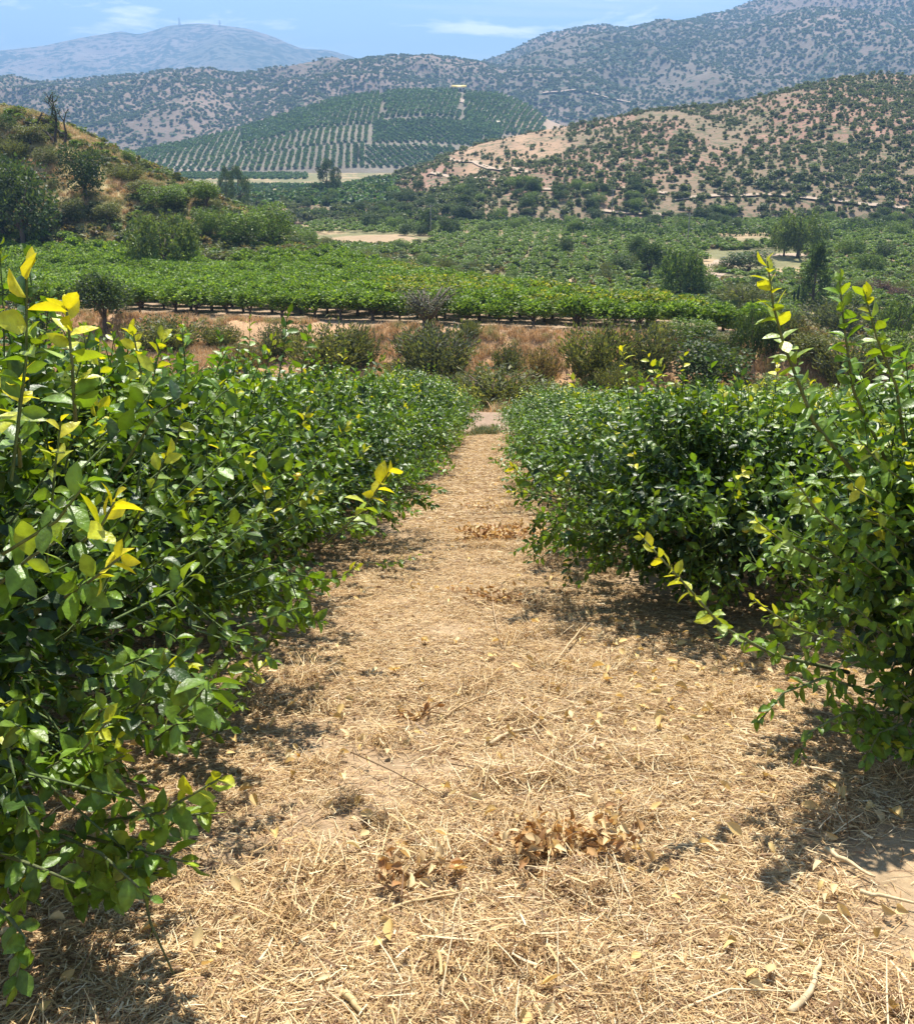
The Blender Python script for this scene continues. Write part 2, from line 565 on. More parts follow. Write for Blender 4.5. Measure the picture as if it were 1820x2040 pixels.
def make_hill(key, name, ridge, base_d, base_rel, back_d, mat, colf, nu=260, nt=64, prof=0.85, spur=0.0, spur_l=120, rough=0.0, label=''):
    ridge = np.array(ridge, float)
    us = np.linspace(ridge[0, 0], ridge[-1, 0], nu)
    # smooth the polyline a little and roughen it
    vy = np.interp(us, ridge[:, 0], ridge[:, 1]); dd = np.interp(us, ridge[:, 0], ridge[:, 2])
    k = np.array([1, 2, 3, 2, 1]) / 9.0
    vy = np.convolve(np.pad(vy, 2, 'edge'), k, 'valid')
    vy = vy + rough * (fbm(us * 0.03, us * 0 + 2.0, 4) - 0.5) * 2
    Rp = np.array([at(u, v, d) for u, v, d in zip(us, vy, dd)])
    bd = np.interp(us, [p[0] for p in base_d], [p[1] for p in base_d]) if isinstance(base_d, list) else np.full(nu, float(base_d))
    Bp = np.column_stack([Rp[:, 0] / Rp[:, 1] * bd, bd, np.full(nu, EZ + base_rel)])
    nb = 16
    rows = []
    for q in range(nt + 1):
        t = q / nt
        P = Bp + (Rp - Bp) * t
        P[:, 2] = Bp[:, 2] + (Rp[:, 2] - Bp[:, 2]) * (t ** prof if prof != 1 else t)
        w = 4 * t * (1 - t) if t < 0.5 else (1 - (2 * t - 1) ** 3)
        nz = (np.abs(fbm(P[:, 0] / spur_l, P[:, 1] / (spur_l * 2.2), 4) - 0.5) * 2)
        P[:, 2] += spur * (0.35 - nz) * w
        P[:, 2] += spur * 0.25 * (fbm(P[:, 0] / spur_l * 4, P[:, 1] / spur_l * 4, 3) - 0.5) * w
        rows.append(P)
    for q in range(1, nb + 1):
        t = q / nb
        P = Rp.copy()
        sc = 1 + (back_d / Rp[:, 1]) * t
        P[:, 0] *= sc; P[:, 1] *= sc
        P[:, 2] = Rp[:, 2] + (EZ + base_rel - 10 - Rp[:, 2]) * (t ** 1.4)
        rows.append(P)
    G = np.array(rows)                       # (nt+1+nb, nu, 3)
    nr = len(G)
    V = G.reshape(-1, 3)
    i = np.arange(nr - 1)[:, None] * nu; j = np.arange(nu - 1)[None, :]
    Q = np.stack([i + j, i + j + 1, i + nu + j + 1, i + nu + j], axis=-1).reshape(-1, 4)
    tt = np.repeat(np.minimum(np.arange(nr) / nt, 1.0), nu)
    C = colf(V[:, 0], V[:, 1], V[:, 2], tt, np.tile(us, nr))
    me = mk_mesh(name, V, [Q], C, [mat], True)
    o = obj(name, me)
    tag(o, label, 'hill', kind='structure')
    off = len(bvh_v)
    bvh_v.extend(tuple(v) for v in V)
    bvh_f.extend(tuple(q) for q in (Q + off).tolist())
    HILLS[key] = dict(G=G, nt=nt, nu=nu, us=us)
    return o


def hill_point(key, u, t):
    """points on the front of a hill: u in view x, t from foot (0) to ridge (1), maybe a little behind it"""
    h = HILLS[key]; G = h['G']
    fu = np.clip((u - h['us'][0]) / (h['us'][-1] - h['us'][0]) * (h['nu'] - 1), 0, h['nu'] - 1.001)
    ft = np.clip(t * h['nt'], 0, len(G) - 1.001)
    iu = fu.astype(int); it = ft.astype(int); a = (fu - iu)[:, None]; b = (ft - it)[:, None]
    return (G[it, iu] * (1 - a) + G[it, iu + 1] * a) * (1 - b) + (G[it + 1, iu] * (1 - a) + G[it + 1, iu + 1] * a) * b


def col_tan(base, alt, sc, lo=0.42, hi=0.62):
    base = np.array(base); alt = np.array(alt)

    def f(x, y, z, t, u):
        n = fbm(x / sc + 3, y / sc * 0.6 + z / sc, 4)
        m = fbm(x / sc * 6, y / sc * 6, 3)
        return (base + (alt - base) * sstep(lo, hi, n)[:, None]) * (0.8 + 0.4 * m)[:, None]
    return f


make_hill('far', 'mountain',
          [(-700, 150, 6800), (-300, 130, 6800), (0, 100, 6800), (80, 92, 6800), (160, 75, 6800), (240, 61, 6800), (275, 68, 6800), (340, 50, 6800), (390, 46, 6800),
           (440, 49, 6800), (490, 56, 6800), (540, 70, 6800), (600, 96, 6800), (650, 99, 6800), (690, 108, 6800), (760, 130, 6800), (900, 170, 6800), (1300, 230, 6800)],
          4600, -10, 1500, hill_mat('mountain_scrub', 0.02, 0.70, (0.05, 0.075, 0.04), 0.0018), col_tan((0.34, 0.27, 0.21), (0.20, 0.19, 0.13), 700),
          320, 60, 0.8, 180, 620, 1.5, label='far blue mountain with masts on its rounded top')
make_hill('big', 'mountain',
          [(640, 215, 2900), (760, 175, 2900), (860, 150, 2950), (960, 122, 3000), (1000, 108, 3000), (1080, 70, 3000), (1140, 56, 3000), (1200, 49, 3000),
           (1255, 56, 3000), (1310, 50, 3000), (1380, 40, 3050), (1450, 20, 3100), (1500, 0, 3100), (1600, -30, 3150), (1720, -58, 3200), (1820, -70, 3200), (2100, -80, 3200), (2500, -20, 3200)],
          1500, -16, 1200, hill_mat('high_slope_scrub', 0.05, 0.76, (0.045, 0.07, 0.035), 0.004), col_tan((0.26, 0.195, 0.15), (0.19, 0.155, 0.115), 420),
          330, 80, 0.9, 150, 430, 2.0, label='high scrubby mountain rising out of the top of the picture')
make_hill('mid', 'hill',
          [(-500, 190, 2200), (-200, 175, 2200), (0, 164, 2200), (100, 160, 2200), (200, 152, 2200), (280, 146, 2200), (340, 137, 2200), (400, 143, 2200), (450, 152, 2200),
           (520, 150, 2200), (600, 131, 2250), (700, 120, 2300), (780, 115, 2350), (870, 119, 2400), (960, 124, 2400), (1050, 140, 2400), (1200, 175, 2300), (1400, 230, 2100)],
          1380, -20, 700, hill_mat('ridge_scrub', 0.09, 0.78, (0.045, 0.07, 0.03), 0.006), col_tan((0.27, 0.195, 0.145), (0.21, 0.16, 0.12), 260),
          330, 80, 0.85, 95, 260, 1.8, label='long dry ridge dotted with dark scrub behind the orchard knoll')


def col_knoll(x, y, z, t, u):
    n = fbm(x / 60, y / 60, 4)
    c = np.array([0.20, 0.17, 0.125]) * (0.8 + 0.4 * n)[:, None]
    r = sstep(980, 1080, u)[:, None]
    return c * (1 - r) + np.array([0.40, 0.29, 0.20]) * r


make_hill('knoll', 'hill',
          [(120, 335, 930), (200, 318, 960), (280, 300, 1000), (400, 276, 1060), (500, 250, 1120), (600, 216, 1180), (700, 190, 1230), (800, 180, 1260), (900, 180, 1270),
           (1000, 186, 1270), (1050, 208, 1260), (1090, 238, 1240), (1200, 280, 1180), (1320, 330, 1100)],
          860, -19.5, 320, terrain_mat('knoll_soil', 0.8, 0.05, 0.2, 0.5, 1.5), col_knoll, 240, 60, 0.95, 10, 160, 0.6,
          label='rounded knoll planted with rows of small orchard trees')


def col_right(x, y, z, t, u):
    n = fbm(x / 45, y / 60 + 4, 4); m = fbm(x / 9, y / 14, 3)
    c = np.array([0.30, 0.18, 0.125]) * (0.65 + 0.7 * m)[:, None]
    g = np.array([0.24, 0.185, 0.115])
    c = c + (g - c) * sstep(0.46, 0.62, n)[:, None] * 0.8
    ex = (sstep(880, 940, u) * (1 - sstep(1090, 1170, u)) * sstep(0.45, 0.55, t))[:, None]
    return c * (1 - ex) + np.array([0.38, 0.25, 0.155]) * ex * (0.75 + 0.5 * m)[:, None]


make_hill('right', 'hill',
          [(440, 405, 400), (560, 395, 430), (640, 384, 470), (720, 366, 500), (790, 348, 530), (850, 326, 550), (900, 304, 560), (960, 285, 570), (1050, 265, 580),
           (1130, 251, 590), (1200, 237, 600), (1300, 217, 610), (1380, 212, 615), (1450, 206, 620), (1560, 182, 630), (1620, 166, 640), (1680, 152, 640), (1760, 147, 650),
           (1820, 150, 650), (2000, 150, 650), (2400, 190, 650)],
          [(440, 330), (800, 335), (1200, 350), (2400, 340)], -23.5, 260, hill_mat('hill_soil', 0.32, 0.74, (0.15, 0.14, 0.075), 0.05, bump=0.9), col_right, 300, 80, 0.8, 9, 75, 1.2,
          label='dry hill dotted with dark round shrubs and crossed by dirt tracks')

BVH = BVHTree.FromPolygons(bvh_v, bvh_f)
del bvh_v, bvh_f


def drop(vx, vy):
    """the point of the land seen there"""
    r = ray(vx, vy); r = r / np.linalg.norm(r)
    hit = BVH.ray_cast(Vector(EYE), Vector(r), 20000)
    return None if hit[0] is None else np.array(hit[0])


def ground_z(x, y):
    hit = BVH.ray_cast(Vector((x, y, 2000)), Vector((0, 0, -1)), 5000)
    return hit[0].z if hit[0] is not None else h1(x, y)


# ------------------------------------------------------------------ stuff scattered by geometry nodes
def scatter(name, pts, rot, scl, idx, protos, label, cat, kind='stuff'):
    pts = np.asarray(pts, np.float32)
    me = bpy.data.meshes.new(name)
    me.vertices.add(len(pts)); me.vertices.foreach_set('co', pts.ravel())
    a = me.attributes.new('rot', 'FLOAT_VECTOR', 'POINT'); a.data.foreach_set('vector', np.asarray(rot, np.float32).ravel())
    scl = np.asarray(scl, np.float32)
    if scl.ndim == 1:
        scl = np.repeat(scl[:, None], 3, axis=1)
    a = me.attributes.new('scl', 'FLOAT_VECTOR', 'POINT'); a.data.foreach_set('vector', np.ascontiguousarray(scl).ravel())
    a = me.attributes.new('pick', 'INT', 'POINT'); a.data.foreach_set('value', np.asarray(idx, np.int32))
    c = bpy.data.collections.new(name + '_kinds')
    for i, m in enumerate(protos):
        p = bpy.data.objects.new('%s_clump_%02d' % (name, i), m)
        c.objects.link(p)
    o = obj(name, me)
    ng = bpy.data.node_groups.new(name + '_scatter', 'GeometryNodeTree')
    ng.interface.new_socket('Geometry', in_out='INPUT', socket_type='NodeSocketGeometry')
    ng.interface.new_socket('Geometry', in_out='OUTPUT', socket_type='NodeSocketGeometry')
    N, L = ng.nodes, ng.links
    gi = N.new('NodeGroupInput'); go = N.new('NodeGroupOutput')
    ip = N.new('GeometryNodeInstanceOnPoints')
    ci = N.new('GeometryNodeCollectionInfo'); ci.inputs['Collection'].default_value = c
    ci.inputs['Separate Children'].default_value = True; ci.inputs['Reset Children'].default_value = True

    def attr(nm, dt):
        q = N.new('GeometryNodeInputNamedAttribute'); q.data_type = dt; q.inputs['Name'].default_value = nm
        return q.outputs['Attribute']
    e2r = N.new('FunctionNodeEulerToRotation')
    L.new(attr('rot', 'FLOAT_VECTOR'), e2r.inputs[0])
    L.new(gi.outputs[0], ip.inputs['Points']); L.new(ci.outputs[0], ip.inputs['Instance'])
    ip.inputs['Pick Instance'].default_value = True
    L.new(attr('pick', 'INT'), ip.inputs['Instance Index'])
    L.new(e2r.outputs[0], ip.inputs['Rotation']); L.new(attr('scl', 'FLOAT_VECTOR'), ip.inputs['Scale'])
    L.new(ip.outputs[0], go.inputs[0])
    md = o.modifiers.new('scatter', 'NODES'); md.node_group = ng
    tag(o, label, cat, kind=kind)
    return o


# ------------------------------------------------------------------ leaves
def leaf_frames(d, r, up=0.7):
    """side and normal for leaves along d that turn their faces mostly to the sky"""
    n = np.array([0, 0, 1.0]) * up + r.normal(size=d.shape) * 0.5
    n = unit(n - d * np.sum(n * d, axis=1, keepdims=True))
    s = np.cross(d, n)
    return s, n


HD_Y = np.array([0, .22, .5, .78, 1.0]); HD_W = np.array([.18, .285, .195])


def leaf_geo(P, D, S, N, L, curl, fold, hd=True):
    """vertex arrays (n,k,3) and faces of whole leaves with a midrib fold"""
    n = len(P)
    if hd:
        mid = np.column_stack([np.zeros(5), HD_Y, np.zeros(5)])
        sid = np.array([[w, y, 0] for w, y in zip(HD_W, HD_Y[1:4])])
        T = [(0, 5, 1), (0, 1, 8), (3, 7, 4), (3, 4, 10)]
        Q = [(1, 5, 6, 2), (2, 6, 7, 3), (1, 2, 9, 8), (2, 3, 10, 9)]
    else:
        mid = np.array([[0, 0, 0], [0, .5, 0], [0, 1, 0]])
        sid = np.array([[.28, .45, 0]])
        T = [(0, 3, 1), (1, 3, 2), (0, 1, 4), (1, 2, 4)]
        Q = []
    loc = np.vstack([mid, sid, sid * [-1, 1, 1]])
    lx = np.broadcast_to(loc[:, 0], (n, len(loc))); ly = np.broadcast_to(loc[:, 1], (n, len(loc)))
    lz = fold[:, None] * np.abs(lx) - curl[:, None] * ly ** 2
    V = P[:, None, :] + L[:, None, None] * (lx[..., None] * S[:, None, :] + ly[..., None] * D[:, None, :] + lz[..., None] * N[:, None, :])
    return V, np.array(T), np.array(Q) if Q else np.zeros((0, 4), int), len(loc)


def add_leaves(mb, P, D, S, N, L, curl, fold, C, hd, mat=0):
    if len(P) == 0:
        return
    V, T, Q, k = leaf_geo(P, D, S, N, L, curl, fold, hd)
    off = (np.arange(len(P)) * k)[:, None, None]
    TT_ = (T[None] + off).reshape(-1, 3); QQ = (Q[None] + off).reshape(-1, 4) if len(Q) else None
    rib = np.ones(k); rib[:5 if hd else 3] = 1.28; rib[0] = 1.1
    Cv = (C[:, None, :] * rib[None, :, None]).reshape(-1, 3)
    mb.add(V.reshape(-1, 3), TT_, QQ, Cv, mat)


GREEN_D = np.array([0.034, 0.072, 0.011]); GREEN_M = np.array([0.115, 0.20, 0.020]); GREEN_L = np.array([0.24, 0.33, 0.028])
YELLOW = np.array([0.54, 0.50, 0.03])


class LeafSet:
    def __init__(s): s.P = []; s.D = []; s.S = []; s.N = []; s.L = []; s.c = []; s.f = []; s.C = []

    def put(s, P, D, S, N, L, c, f, C):
        s.P.append(P); s.D.append(D); s.S.append(S); s.N.append(N); s.L.append(L); s.c.append(c); s.f.append(f); s.C.append(C)

    def cat(s):
        return [np.concatenate(q) for q in (s.P, s.D, s.S, s.N, s.L, s.c, s.f, s.C)]


def shoot_leaves(ls, pts, r, size=0.095, n=12, young=0.0, t0=0.12, green=None, up=0.7, spread=0.85):
    """leaves set alternately along one shoot (polyline)"""
    pts = np.asarray(pts, float)
    seg = np.linalg.norm(np.diff(pts, axis=0), axis=1); cum = np.concatenate([[0], np.cumsum(seg)]); cum /= cum[-1]
    t = np.linspace(t0, 1.0, n) + r.normal(size=n) * 0.015
    t = np.clip(t, 0, 1)
    P = np.column_stack([np.interp(t, cum, pts[:, k]) for k in range(3)])
    ax = np.column_stack([np.interp(t, (cum[1:] + cum[:-1]) / 2, unit(np.diff(pts, axis=0))[:, k]) for k in range(3)])
    ax = unit(ax)
    ref = np.where(np.abs(ax[:, 2:3]) > 0.9, [[1.0, 0, 0]], [[0, 0, 1.0]])
    a = unit(np.cross(ax, ref)); b = np.cross(ax, a)
    th = np.arange(n) * 2.4 + r.uniform(0, 6.28) + r.normal(size=n) * 0.25
    rad = a * np.cos(th)[:, None] + b * np.sin(th)[:, None]
    tip = np.clip((t - 0.7) / 0.3, 0, 1)[:, None]
    D = unit(rad * (spread - 0.35 * tip) + ax * (0.45 + 0.6 * tip) + np.array([0, 0, -0.12]) + r.normal(size=(n, 3)) * 0.16)
    S, N = leaf_frames(D, r, up)
    L = size * r.uniform(0.62, 1.2, n) * (1 - 0.28 * tip[:, 0] ** 2)
    if green is None:
        green = GREEN_D + (GREEN_M - GREEN_D) * r.random()
    C = np.tile(green, (n, 1)) * r.uniform(0.7, 1.35, (n, 1))
    ytip = np.clip((t - 0.35) / 0.5, 0, 1)
    yw = np.clip(young * (0.12 + 1.0 * ytip) + r.normal(size=n) * 0.06 * (young > 0), 0, 1)[:, None]
    mid = GREEN_L[None] + (YELLOW - GREEN_L)[None] * np.clip((yw - 0.42) * 1.7 + r.normal(size=(n, 1)) * .12, 0, 1)
    C = C + (mid - C) * np.clip(yw * 1.6, 0, 1)
    ls.put(P, D, S, N, L, r.uniform(0.02, 0.42, n), r.uniform(0.15, 0.8, n), C)


def lemon_tree_data(seed, Hh, Rr, nshoot, hd, yprob=0.05, leaf=0.095, fill=0.3, extra=(), nfruit=0, inner=True):
    r = np.random.default_rng(seed)
    ls = LeafSet(); wood = MB(); stems = MB(); fruit = []
    cz = Hh * 0.53

    def sh(p):                                  # the skirt follows the fall of the slope
        p = np.array(p, float); p[..., 2] -= SL * 0.85 * p[..., 1]
        return p
    bk = np.array([0.16, 0.125, 0.085])
    # trunk and limbs
    th = 0.32
    wood.tube([(0, 0, -0.12), (0.015, 0, th * 0.5), (0.0, 0.02, th)], [0.065, 0.055, 0.05], 8, bk)
    limbs = []
    nl = 7
    for i in range(nl):
        a = i * 6.283 / nl + r.normal() * 0.25
        el = r.uniform(0.35, 1.15)
        e = np.array([math.cos(a) * math.cos(el) * Rr, math.sin(a) * math.cos(el) * Rr, th + math.sin(el) * (Hh - th)]) * np.array([0.72, 0.72, 0.8])
        m = np.array([e[0] * 0.4, e[1] * 0.4, th + (e[2] - th) * 0.55]) + r.normal(size=3) * 0.06
        ps = [np.array([0, 0, th - 0.06]), m, e]
        wood.tube(ps, [0.036, 0.024, 0.010], 6, bk * r.uniform(0.85, 1.2))
        limbs.append((m, e))
        for q in range(3):
            b0 = m + (e - m) * r.uniform(0, 0.8)
            e2 = b0 + unit(np.array([b0[0], b0[1], 0.15]) + r.normal(size=3) * 0.35) * r.uniform(0.3, 0.6)
            wood.tube([b0, (b0 + e2) / 2 + r.normal(size=3) * 0.03, e2], [0.014, 0.010, 0.006], 5, bk * r.uniform(0.9, 1.3))
    lump_d = rdir(11, r); lump_a = r.uniform(0.05, 0.24, 11)
    ncl = max(40, nshoot // 17)
    cld = rdir(ncl, r); clr = r.uniform(.86, 1.14, ncl); clg = r.normal(size=ncl) * .3
    for i in range(nshoot):
        ci = int(r.integers(0, ncl))
        d = unit(cld[ci] + r.normal(size=3) * .17)
        if d[2] < -0.8:
            d[2] *= -1
        rad = 1.0 + float(np.sum(lump_a * np.clip((lump_d @ d - 0.55) / 0.45, 0, 1))) - 0.08
        rad *= clr[ci]
        depth = r.uniform(0.55, 0.86) if r.random() < 0.76 else r.uniform(0.25, 0.55)
        ell = np.array([Rr, Rr, Hh * 0.47 if d[2] > 0 else Hh * 0.45])
        b = np.array([0, 0, cz]) + d * ell * rad * depth
        ln = r.uniform(0.2, 0.42)
        g = unit(d * np.array([0.9, 0.9, 0.5]) + np.array([0, 0, 0.55 if d[2] > -0.25 else -0.25]) + r.normal(size=3) * 0.3)
        vig = d[2] > 0.35 and r.random() < 0.09
        if vig:
            g = unit(np.array([d[0] * 0.25, d[1] * 0.25, 1.0]) + r.normal(size=3) * 0.12); ln = r.uniform(0.4, 0.75)
        e = b + g * ln
        if e[2] < 0.1:
            e[2] = 0.1 + r.random() * 0.1; b[2] = max(b[2], 0.16)
        b = sh(b); e = sh(e)
        mpt = (b + e) / 2 + r.normal(size=3) * 0.02
        yg = 0.0
        if (d[2] > 0.1 and r.random() < yprob) or (vig and r.random() < 0.3):
            yg = r.uniform(0.5, 1.0)
        elif r.random() < 0.22:
            yg = r.uniform(0.08, 0.3)
        n = int(r.integers(9, 14) * (1.5 if vig else 1))
        gr = GREEN_D * .85 + (GREEN_M * 1.05 - GREEN_D * .85) * float(np.clip((depth - .42) / .5 + r.normal() * .18 + clg[ci], 0, 1))  # deeper shoots darker: older leaves, plus crown shade put into their colour
        if not hd:
            n = int(n * 0.85)
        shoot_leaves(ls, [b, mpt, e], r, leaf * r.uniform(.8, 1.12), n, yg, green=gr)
        stems.tube([b - g * 0.12, mpt, e], [0.006, 0.005, 0.003], 3, (0.10, 0.14, 0.045), cap=False)
    if inner:
        k = int(nshoot * 10 * fill)
        d = rdir(k, r)
        P = np.array([0, 0, cz]) + d * np.array([Rr, Rr, Hh * 0.44]) * (r.random((k, 1)) ** 0.5 * 0.8)
        P[:, 2] = np.maximum(P[:, 2], 0.16)
        P = sh(P)
        D = unit(d * 0.8 + r.normal(size=(k, 3)) * 0.6)
        S, N = leaf_frames(D, r, 0.5)
        C = np.tile(GREEN_D * .85, (k, 1)) * r.uniform(0.6, 1.4, (k, 1))  # inner leaves: old dark green, deepened further as painted shade inside the crown
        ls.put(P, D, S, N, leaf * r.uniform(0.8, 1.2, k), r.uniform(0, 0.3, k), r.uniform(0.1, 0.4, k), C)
    for (pts, size, n, yg, t0, thick) in extra:
        shoot_leaves(ls, pts, r, size * .9, int(n * 1.25), yg, t0, GREEN_M * 0.95)
        pts = np.asarray(pts, float)
        stems.tube(pts, np.linspace(thick, 0.0035, len(pts)), 5, (0.13, 0.15, 0.06))
    for i in range(nfruit):
        d = rdir(1, r)[0]; d[2] = -abs(d[2]) * 0.6 if r.random() < 0.6 else d[2] * 0.5
        d = unit(d)
        p = np.array([0, 0, cz]) + d * np.array([Rr, Rr, Hh * 0.45]) * r.uniform(0.88, 1.05)
        p[2] = max(p[2], 0.25)
        p = sh(p)
        fruit.append((p, r.uniform(0.03, 0.038), r.random()))
    return ls.cat(), wood, fruit, stems


def fruit_mesh(ripe):
    """a lemon: a lathed body with a nipple at the free end and a short stalk"""
    prof = [(0.0, 0.52), (0.012, 0.5), (0.34, 0.43), (0.62, 0.30), (0.9, 0.05), (0.95, -0.25), (0.72, -0.62), (0.4, -0.86), (0.2, -0.98), (0.16, -1.12), (0.0, -1.18)]
    ns = 12; V = []; Q = []
    for (rr, zz_) in prof:
        for k in range(ns):
            a = k * 6.283185 / ns
            V.append((rr * math.cos(a), rr * math.sin(a), zz_ - 0.5))
    for i in range(len(prof) - 1):
        for k in range(ns):
            Q.append((i * ns + k, i * ns + (k + 1) % ns, (i + 1) * ns + (k + 1) % ns, (i + 1) * ns + k))
    mb = MB()
    c = np.array([0.13, 0.24, 0.03]) * (1 - ripe) + np.array([0.70, 0.47, 0.03]) * ripe
    mb.add(V, None, Q, c)
    mb.tube([(0, 0, 0.0), (0.03, 0, 0.5), (0, 0.05, 0.9)], [0.09, 0.07, 0.06], 5, (0.12, 0.14, 0.05))
    return mb.mesh('fruit', [M_FRUIT], True)


FRUIT = [fruit_mesh(0.0), fruit_mesh(0.12), fruit_mesh(0.3), fruit_mesh(0.95)]

# leaf meshes shared by the leaves that are objects of their own
LEAFLIB = []
_lr = np.random.default_rng(5)
for gi_, gc in enumerate([GREEN_D * 1.05, GREEN_M * 0.8, GREEN_M * 1.1, GREEN_L, GREEN_L * 0.5 + YELLOW * 0.5, YELLOW]):
    row = []
    for k in range(5):
        mb = MB()
        add_leaves(mb, np.zeros((1, 3)), np.array([[0, 1.0, 0]]), np.array([[1.0, 0, 0]]), np.array([[0, 0, 1.0]]), np.ones(1),
                   np.array([0.04 + 0.07 * k]), np.array([0.12 + 0.09 * ((k * 3) % 5)]), (gc * _lr.uniform(0.85, 1.15))[None], True)
        row.append(mb.mesh('leaf', [M_LEAF], True))
    LEAFLIB.append((gc, row))


def place_lemon(data, loc, label, group, hd, rotz=0.0, singles=0, share=None):
    """Empty > trunk, crown (+ single leaves and fruit where they can be told apart)"""
    t = bpy.data.objects.new('lemon_tree', None); COL.objects.link(t)
    t.location = loc; t.rotation_euler = (0, 0, rotz); t.empty_display_size = 0.3
    tag(t, label, 'lemon tree', group)
    if share is None:
        (P, D, S, N, L, cu, fo, C), wood, fruit, stems = data
        keep = np.ones(len(P), bool)
        if singles:
            ca, sa = math.cos(rotz), math.sin(rotz)
            W = np.column_stack([P[:, 0] * ca - P[:, 1] * sa, P[:, 0] * sa + P[:, 1] * ca, P[:, 2]]) + np.asarray(loc)
            q = W - EYE; zd = q @ F
            vx = VW / 2 + (q @ X) / zd * VW; vy = VH / 2 - (q @ U) / zd * VW
            cen = np.asarray(loc) + np.array([0, 0, 1.1])
            toc = unit(EYE - cen)
            side = (W - cen) @ toc
            ok = (zd > 0.4) & (vx > -20) & (vx < VW + 20) & (vy > 0) & (vy < VH + 20)
            score = np.where(ok, L / np.maximum(zd, 0.4) * (1 + 0.25 * side) + 0.012 * (C[:, 0] > 0.2), -1)
            pick = np.argsort(-score)[:singles]
            pick = pick[score[pick] > 0]
            keep[pick] = False
            for i in pick:
                gi = int(np.argmin([np.abs(gc - C[i]).sum() for gc, _ in LEAFLIB]))
                me = LEAFLIB[gi][1][int(np.clip((cu[i] - 0.02) / 0.06, 0, 4))]
                lo = bpy.data.objects.new('leaf', me); COL.objects.link(lo); lo.parent = t
                Mx = Matrix(((S[i, 0], D[i, 0], N[i, 0], 0), (S[i, 1], D[i, 1], N[i, 1], 0), (S[i, 2], D[i, 2], N[i, 2], 0), (0, 0, 0, 1)))
                lo.rotation_euler = Mx.to_euler(); lo.location = P[i].tolist(); lo.scale = (float(L[i]),) * 3
        mb = MB()
        add_leaves(mb, P[keep], D[keep], S[keep], N[keep], L[keep], cu[keep], fo[keep], C[keep], hd)
        mb.merge(stems, 1)
        cm = mb.mesh('crown', [M_LEAF, M_BARK], True); wm = wood.mesh('trunk', [M_BARK], True)
        share = (cm, wm, fruit)
    cm, wm, fruit = share
    c = obj('crown', cm, t)
    c['kind'] = 'stuff'
    obj('trunk', wm, t)
    for (p, rr, ripe) in fruit:
        i = 0 if ripe < 0.45 else 1 if ripe < 0.72 else 2 if ripe < 0.9 else 3
        obj('fruit', FRUIT[i], t, p, (random.uniform(-.4, .4), random.uniform(-.4, .4), random.uniform(0, 6)), (rr, rr, rr))
    return t, share


# ------------------------------------------------------------------ the lemon orchard on the slope
def row_x(k, d):
    return -3.0 + 0.05 * d + 5.35 * k


def path_pts(base, spec):
    """picture points with a distance each, as points relative to a tree's base"""
    return [at(vx, vy, d) - np.asarray(base) for vx, vy, d in spec]


ORD = ['first', 'second', 'third', 'fourth', 'fifth', 'sixth', 'seventh', 'eighth', 'ninth', 'tenth', 'eleventh', 'twelfth', 'thirteenth', 'fourteenth',
       'fifteenth', 'sixteenth', 'seventeenth', 'eighteenth', 'nineteenth', 'twentieth', 'twenty-first', 'twenty-second', 'twenty-third', 'twenty-fourth', 'twenty-fifth']
ORD += ['twenty-' + q for q in ORD[5:9]] + ['thirtieth'] + ['thirty-' + q for q in ORD[:9]] + ['fortieth'] + ['forty-' + q for q in ORD[:9]]


def base_at(k, d, dx=0.0):
    x = row_x(k, d) + dx
    return np.array([x, d, h1(x, d)])


GRP = 'lemon trees in rows on the slope'
lemon_count = 0
# the trees near the camera, each built for itself
b = base_at(0, 3.1)
ex = [(path_pts(b, [(150, 840, 2.75), (143, 720, 2.75), (132, 610, 2.75)]), 0.10, 17, 0.95, 0.1, 0.007),
      (path_pts(b, [(40, 930, 2.6), (36, 850, 2.55), (42, 765, 2.5)]), 0.105, 15, 1.0, 0.1, 0.007),
      (path_pts(b, [(150, 1090, 2.6), (200, 1050, 2.5), (228, 1000, 2.5)]), 0.11, 12, 1.0, 0.15, 0.006),
      (path_pts(b, [(130, 1190, 2.6), (190, 1150, 2.45), (240, 1110, 2.4)]), 0.11, 12, 0.9, 0.15, 0.006),
      (path_pts(b, [(90, 1560, 2.7), (160, 1500, 2.6), (220, 1430, 2.5)]), 0.105, 16, 0.62, 0.1, 0.007),
      (path_pts(b, [(180, 1640, 2.65), (320, 1620, 2.55), (440, 1550, 2.5)]), 0.105, 20, 0.6, 0.1, 0.008),
      (path_pts(b, [(140, 1660, 2.7), (260, 1690, 2.5), (380, 1720, 2.4)]), 0.11, 18, 0.1, 0.1, 0.008),
      (path_pts(b, [(60, 1640, 2.6), (200, 1700, 2.4), (300, 1790, 2.3)]), 0.105, 16, 0.0, 0.1, 0.008),
      (path_pts(b, [(0, 1700, 2.4), (80, 1730, 2.3), (150, 1760, 2.25)]), 0.105, 12, 0.0, 0.1, 0.008),
      (path_pts(b, [(-60, 1760, 2.3), (20, 1830, 2.15), (50, 1870, 2.1), (30, 1960, 2.0)]), 0.10, 14, 0.0, 0.2, 0.008),
      (path_pts(b, [(270, 1700, 2.5), (300, 1840, 2.45), (350, 1950, 2.42)]), 0.05, 3, 0.0, 0.2, 0.006),
      (path_pts(b, [(-20, 1180, 2.4), (60, 1110, 2.3), (110, 1080, 2.3)]), 0.12, 10, 0.45, 0.1, 0.006)]
_er = np.random.default_rng(3)
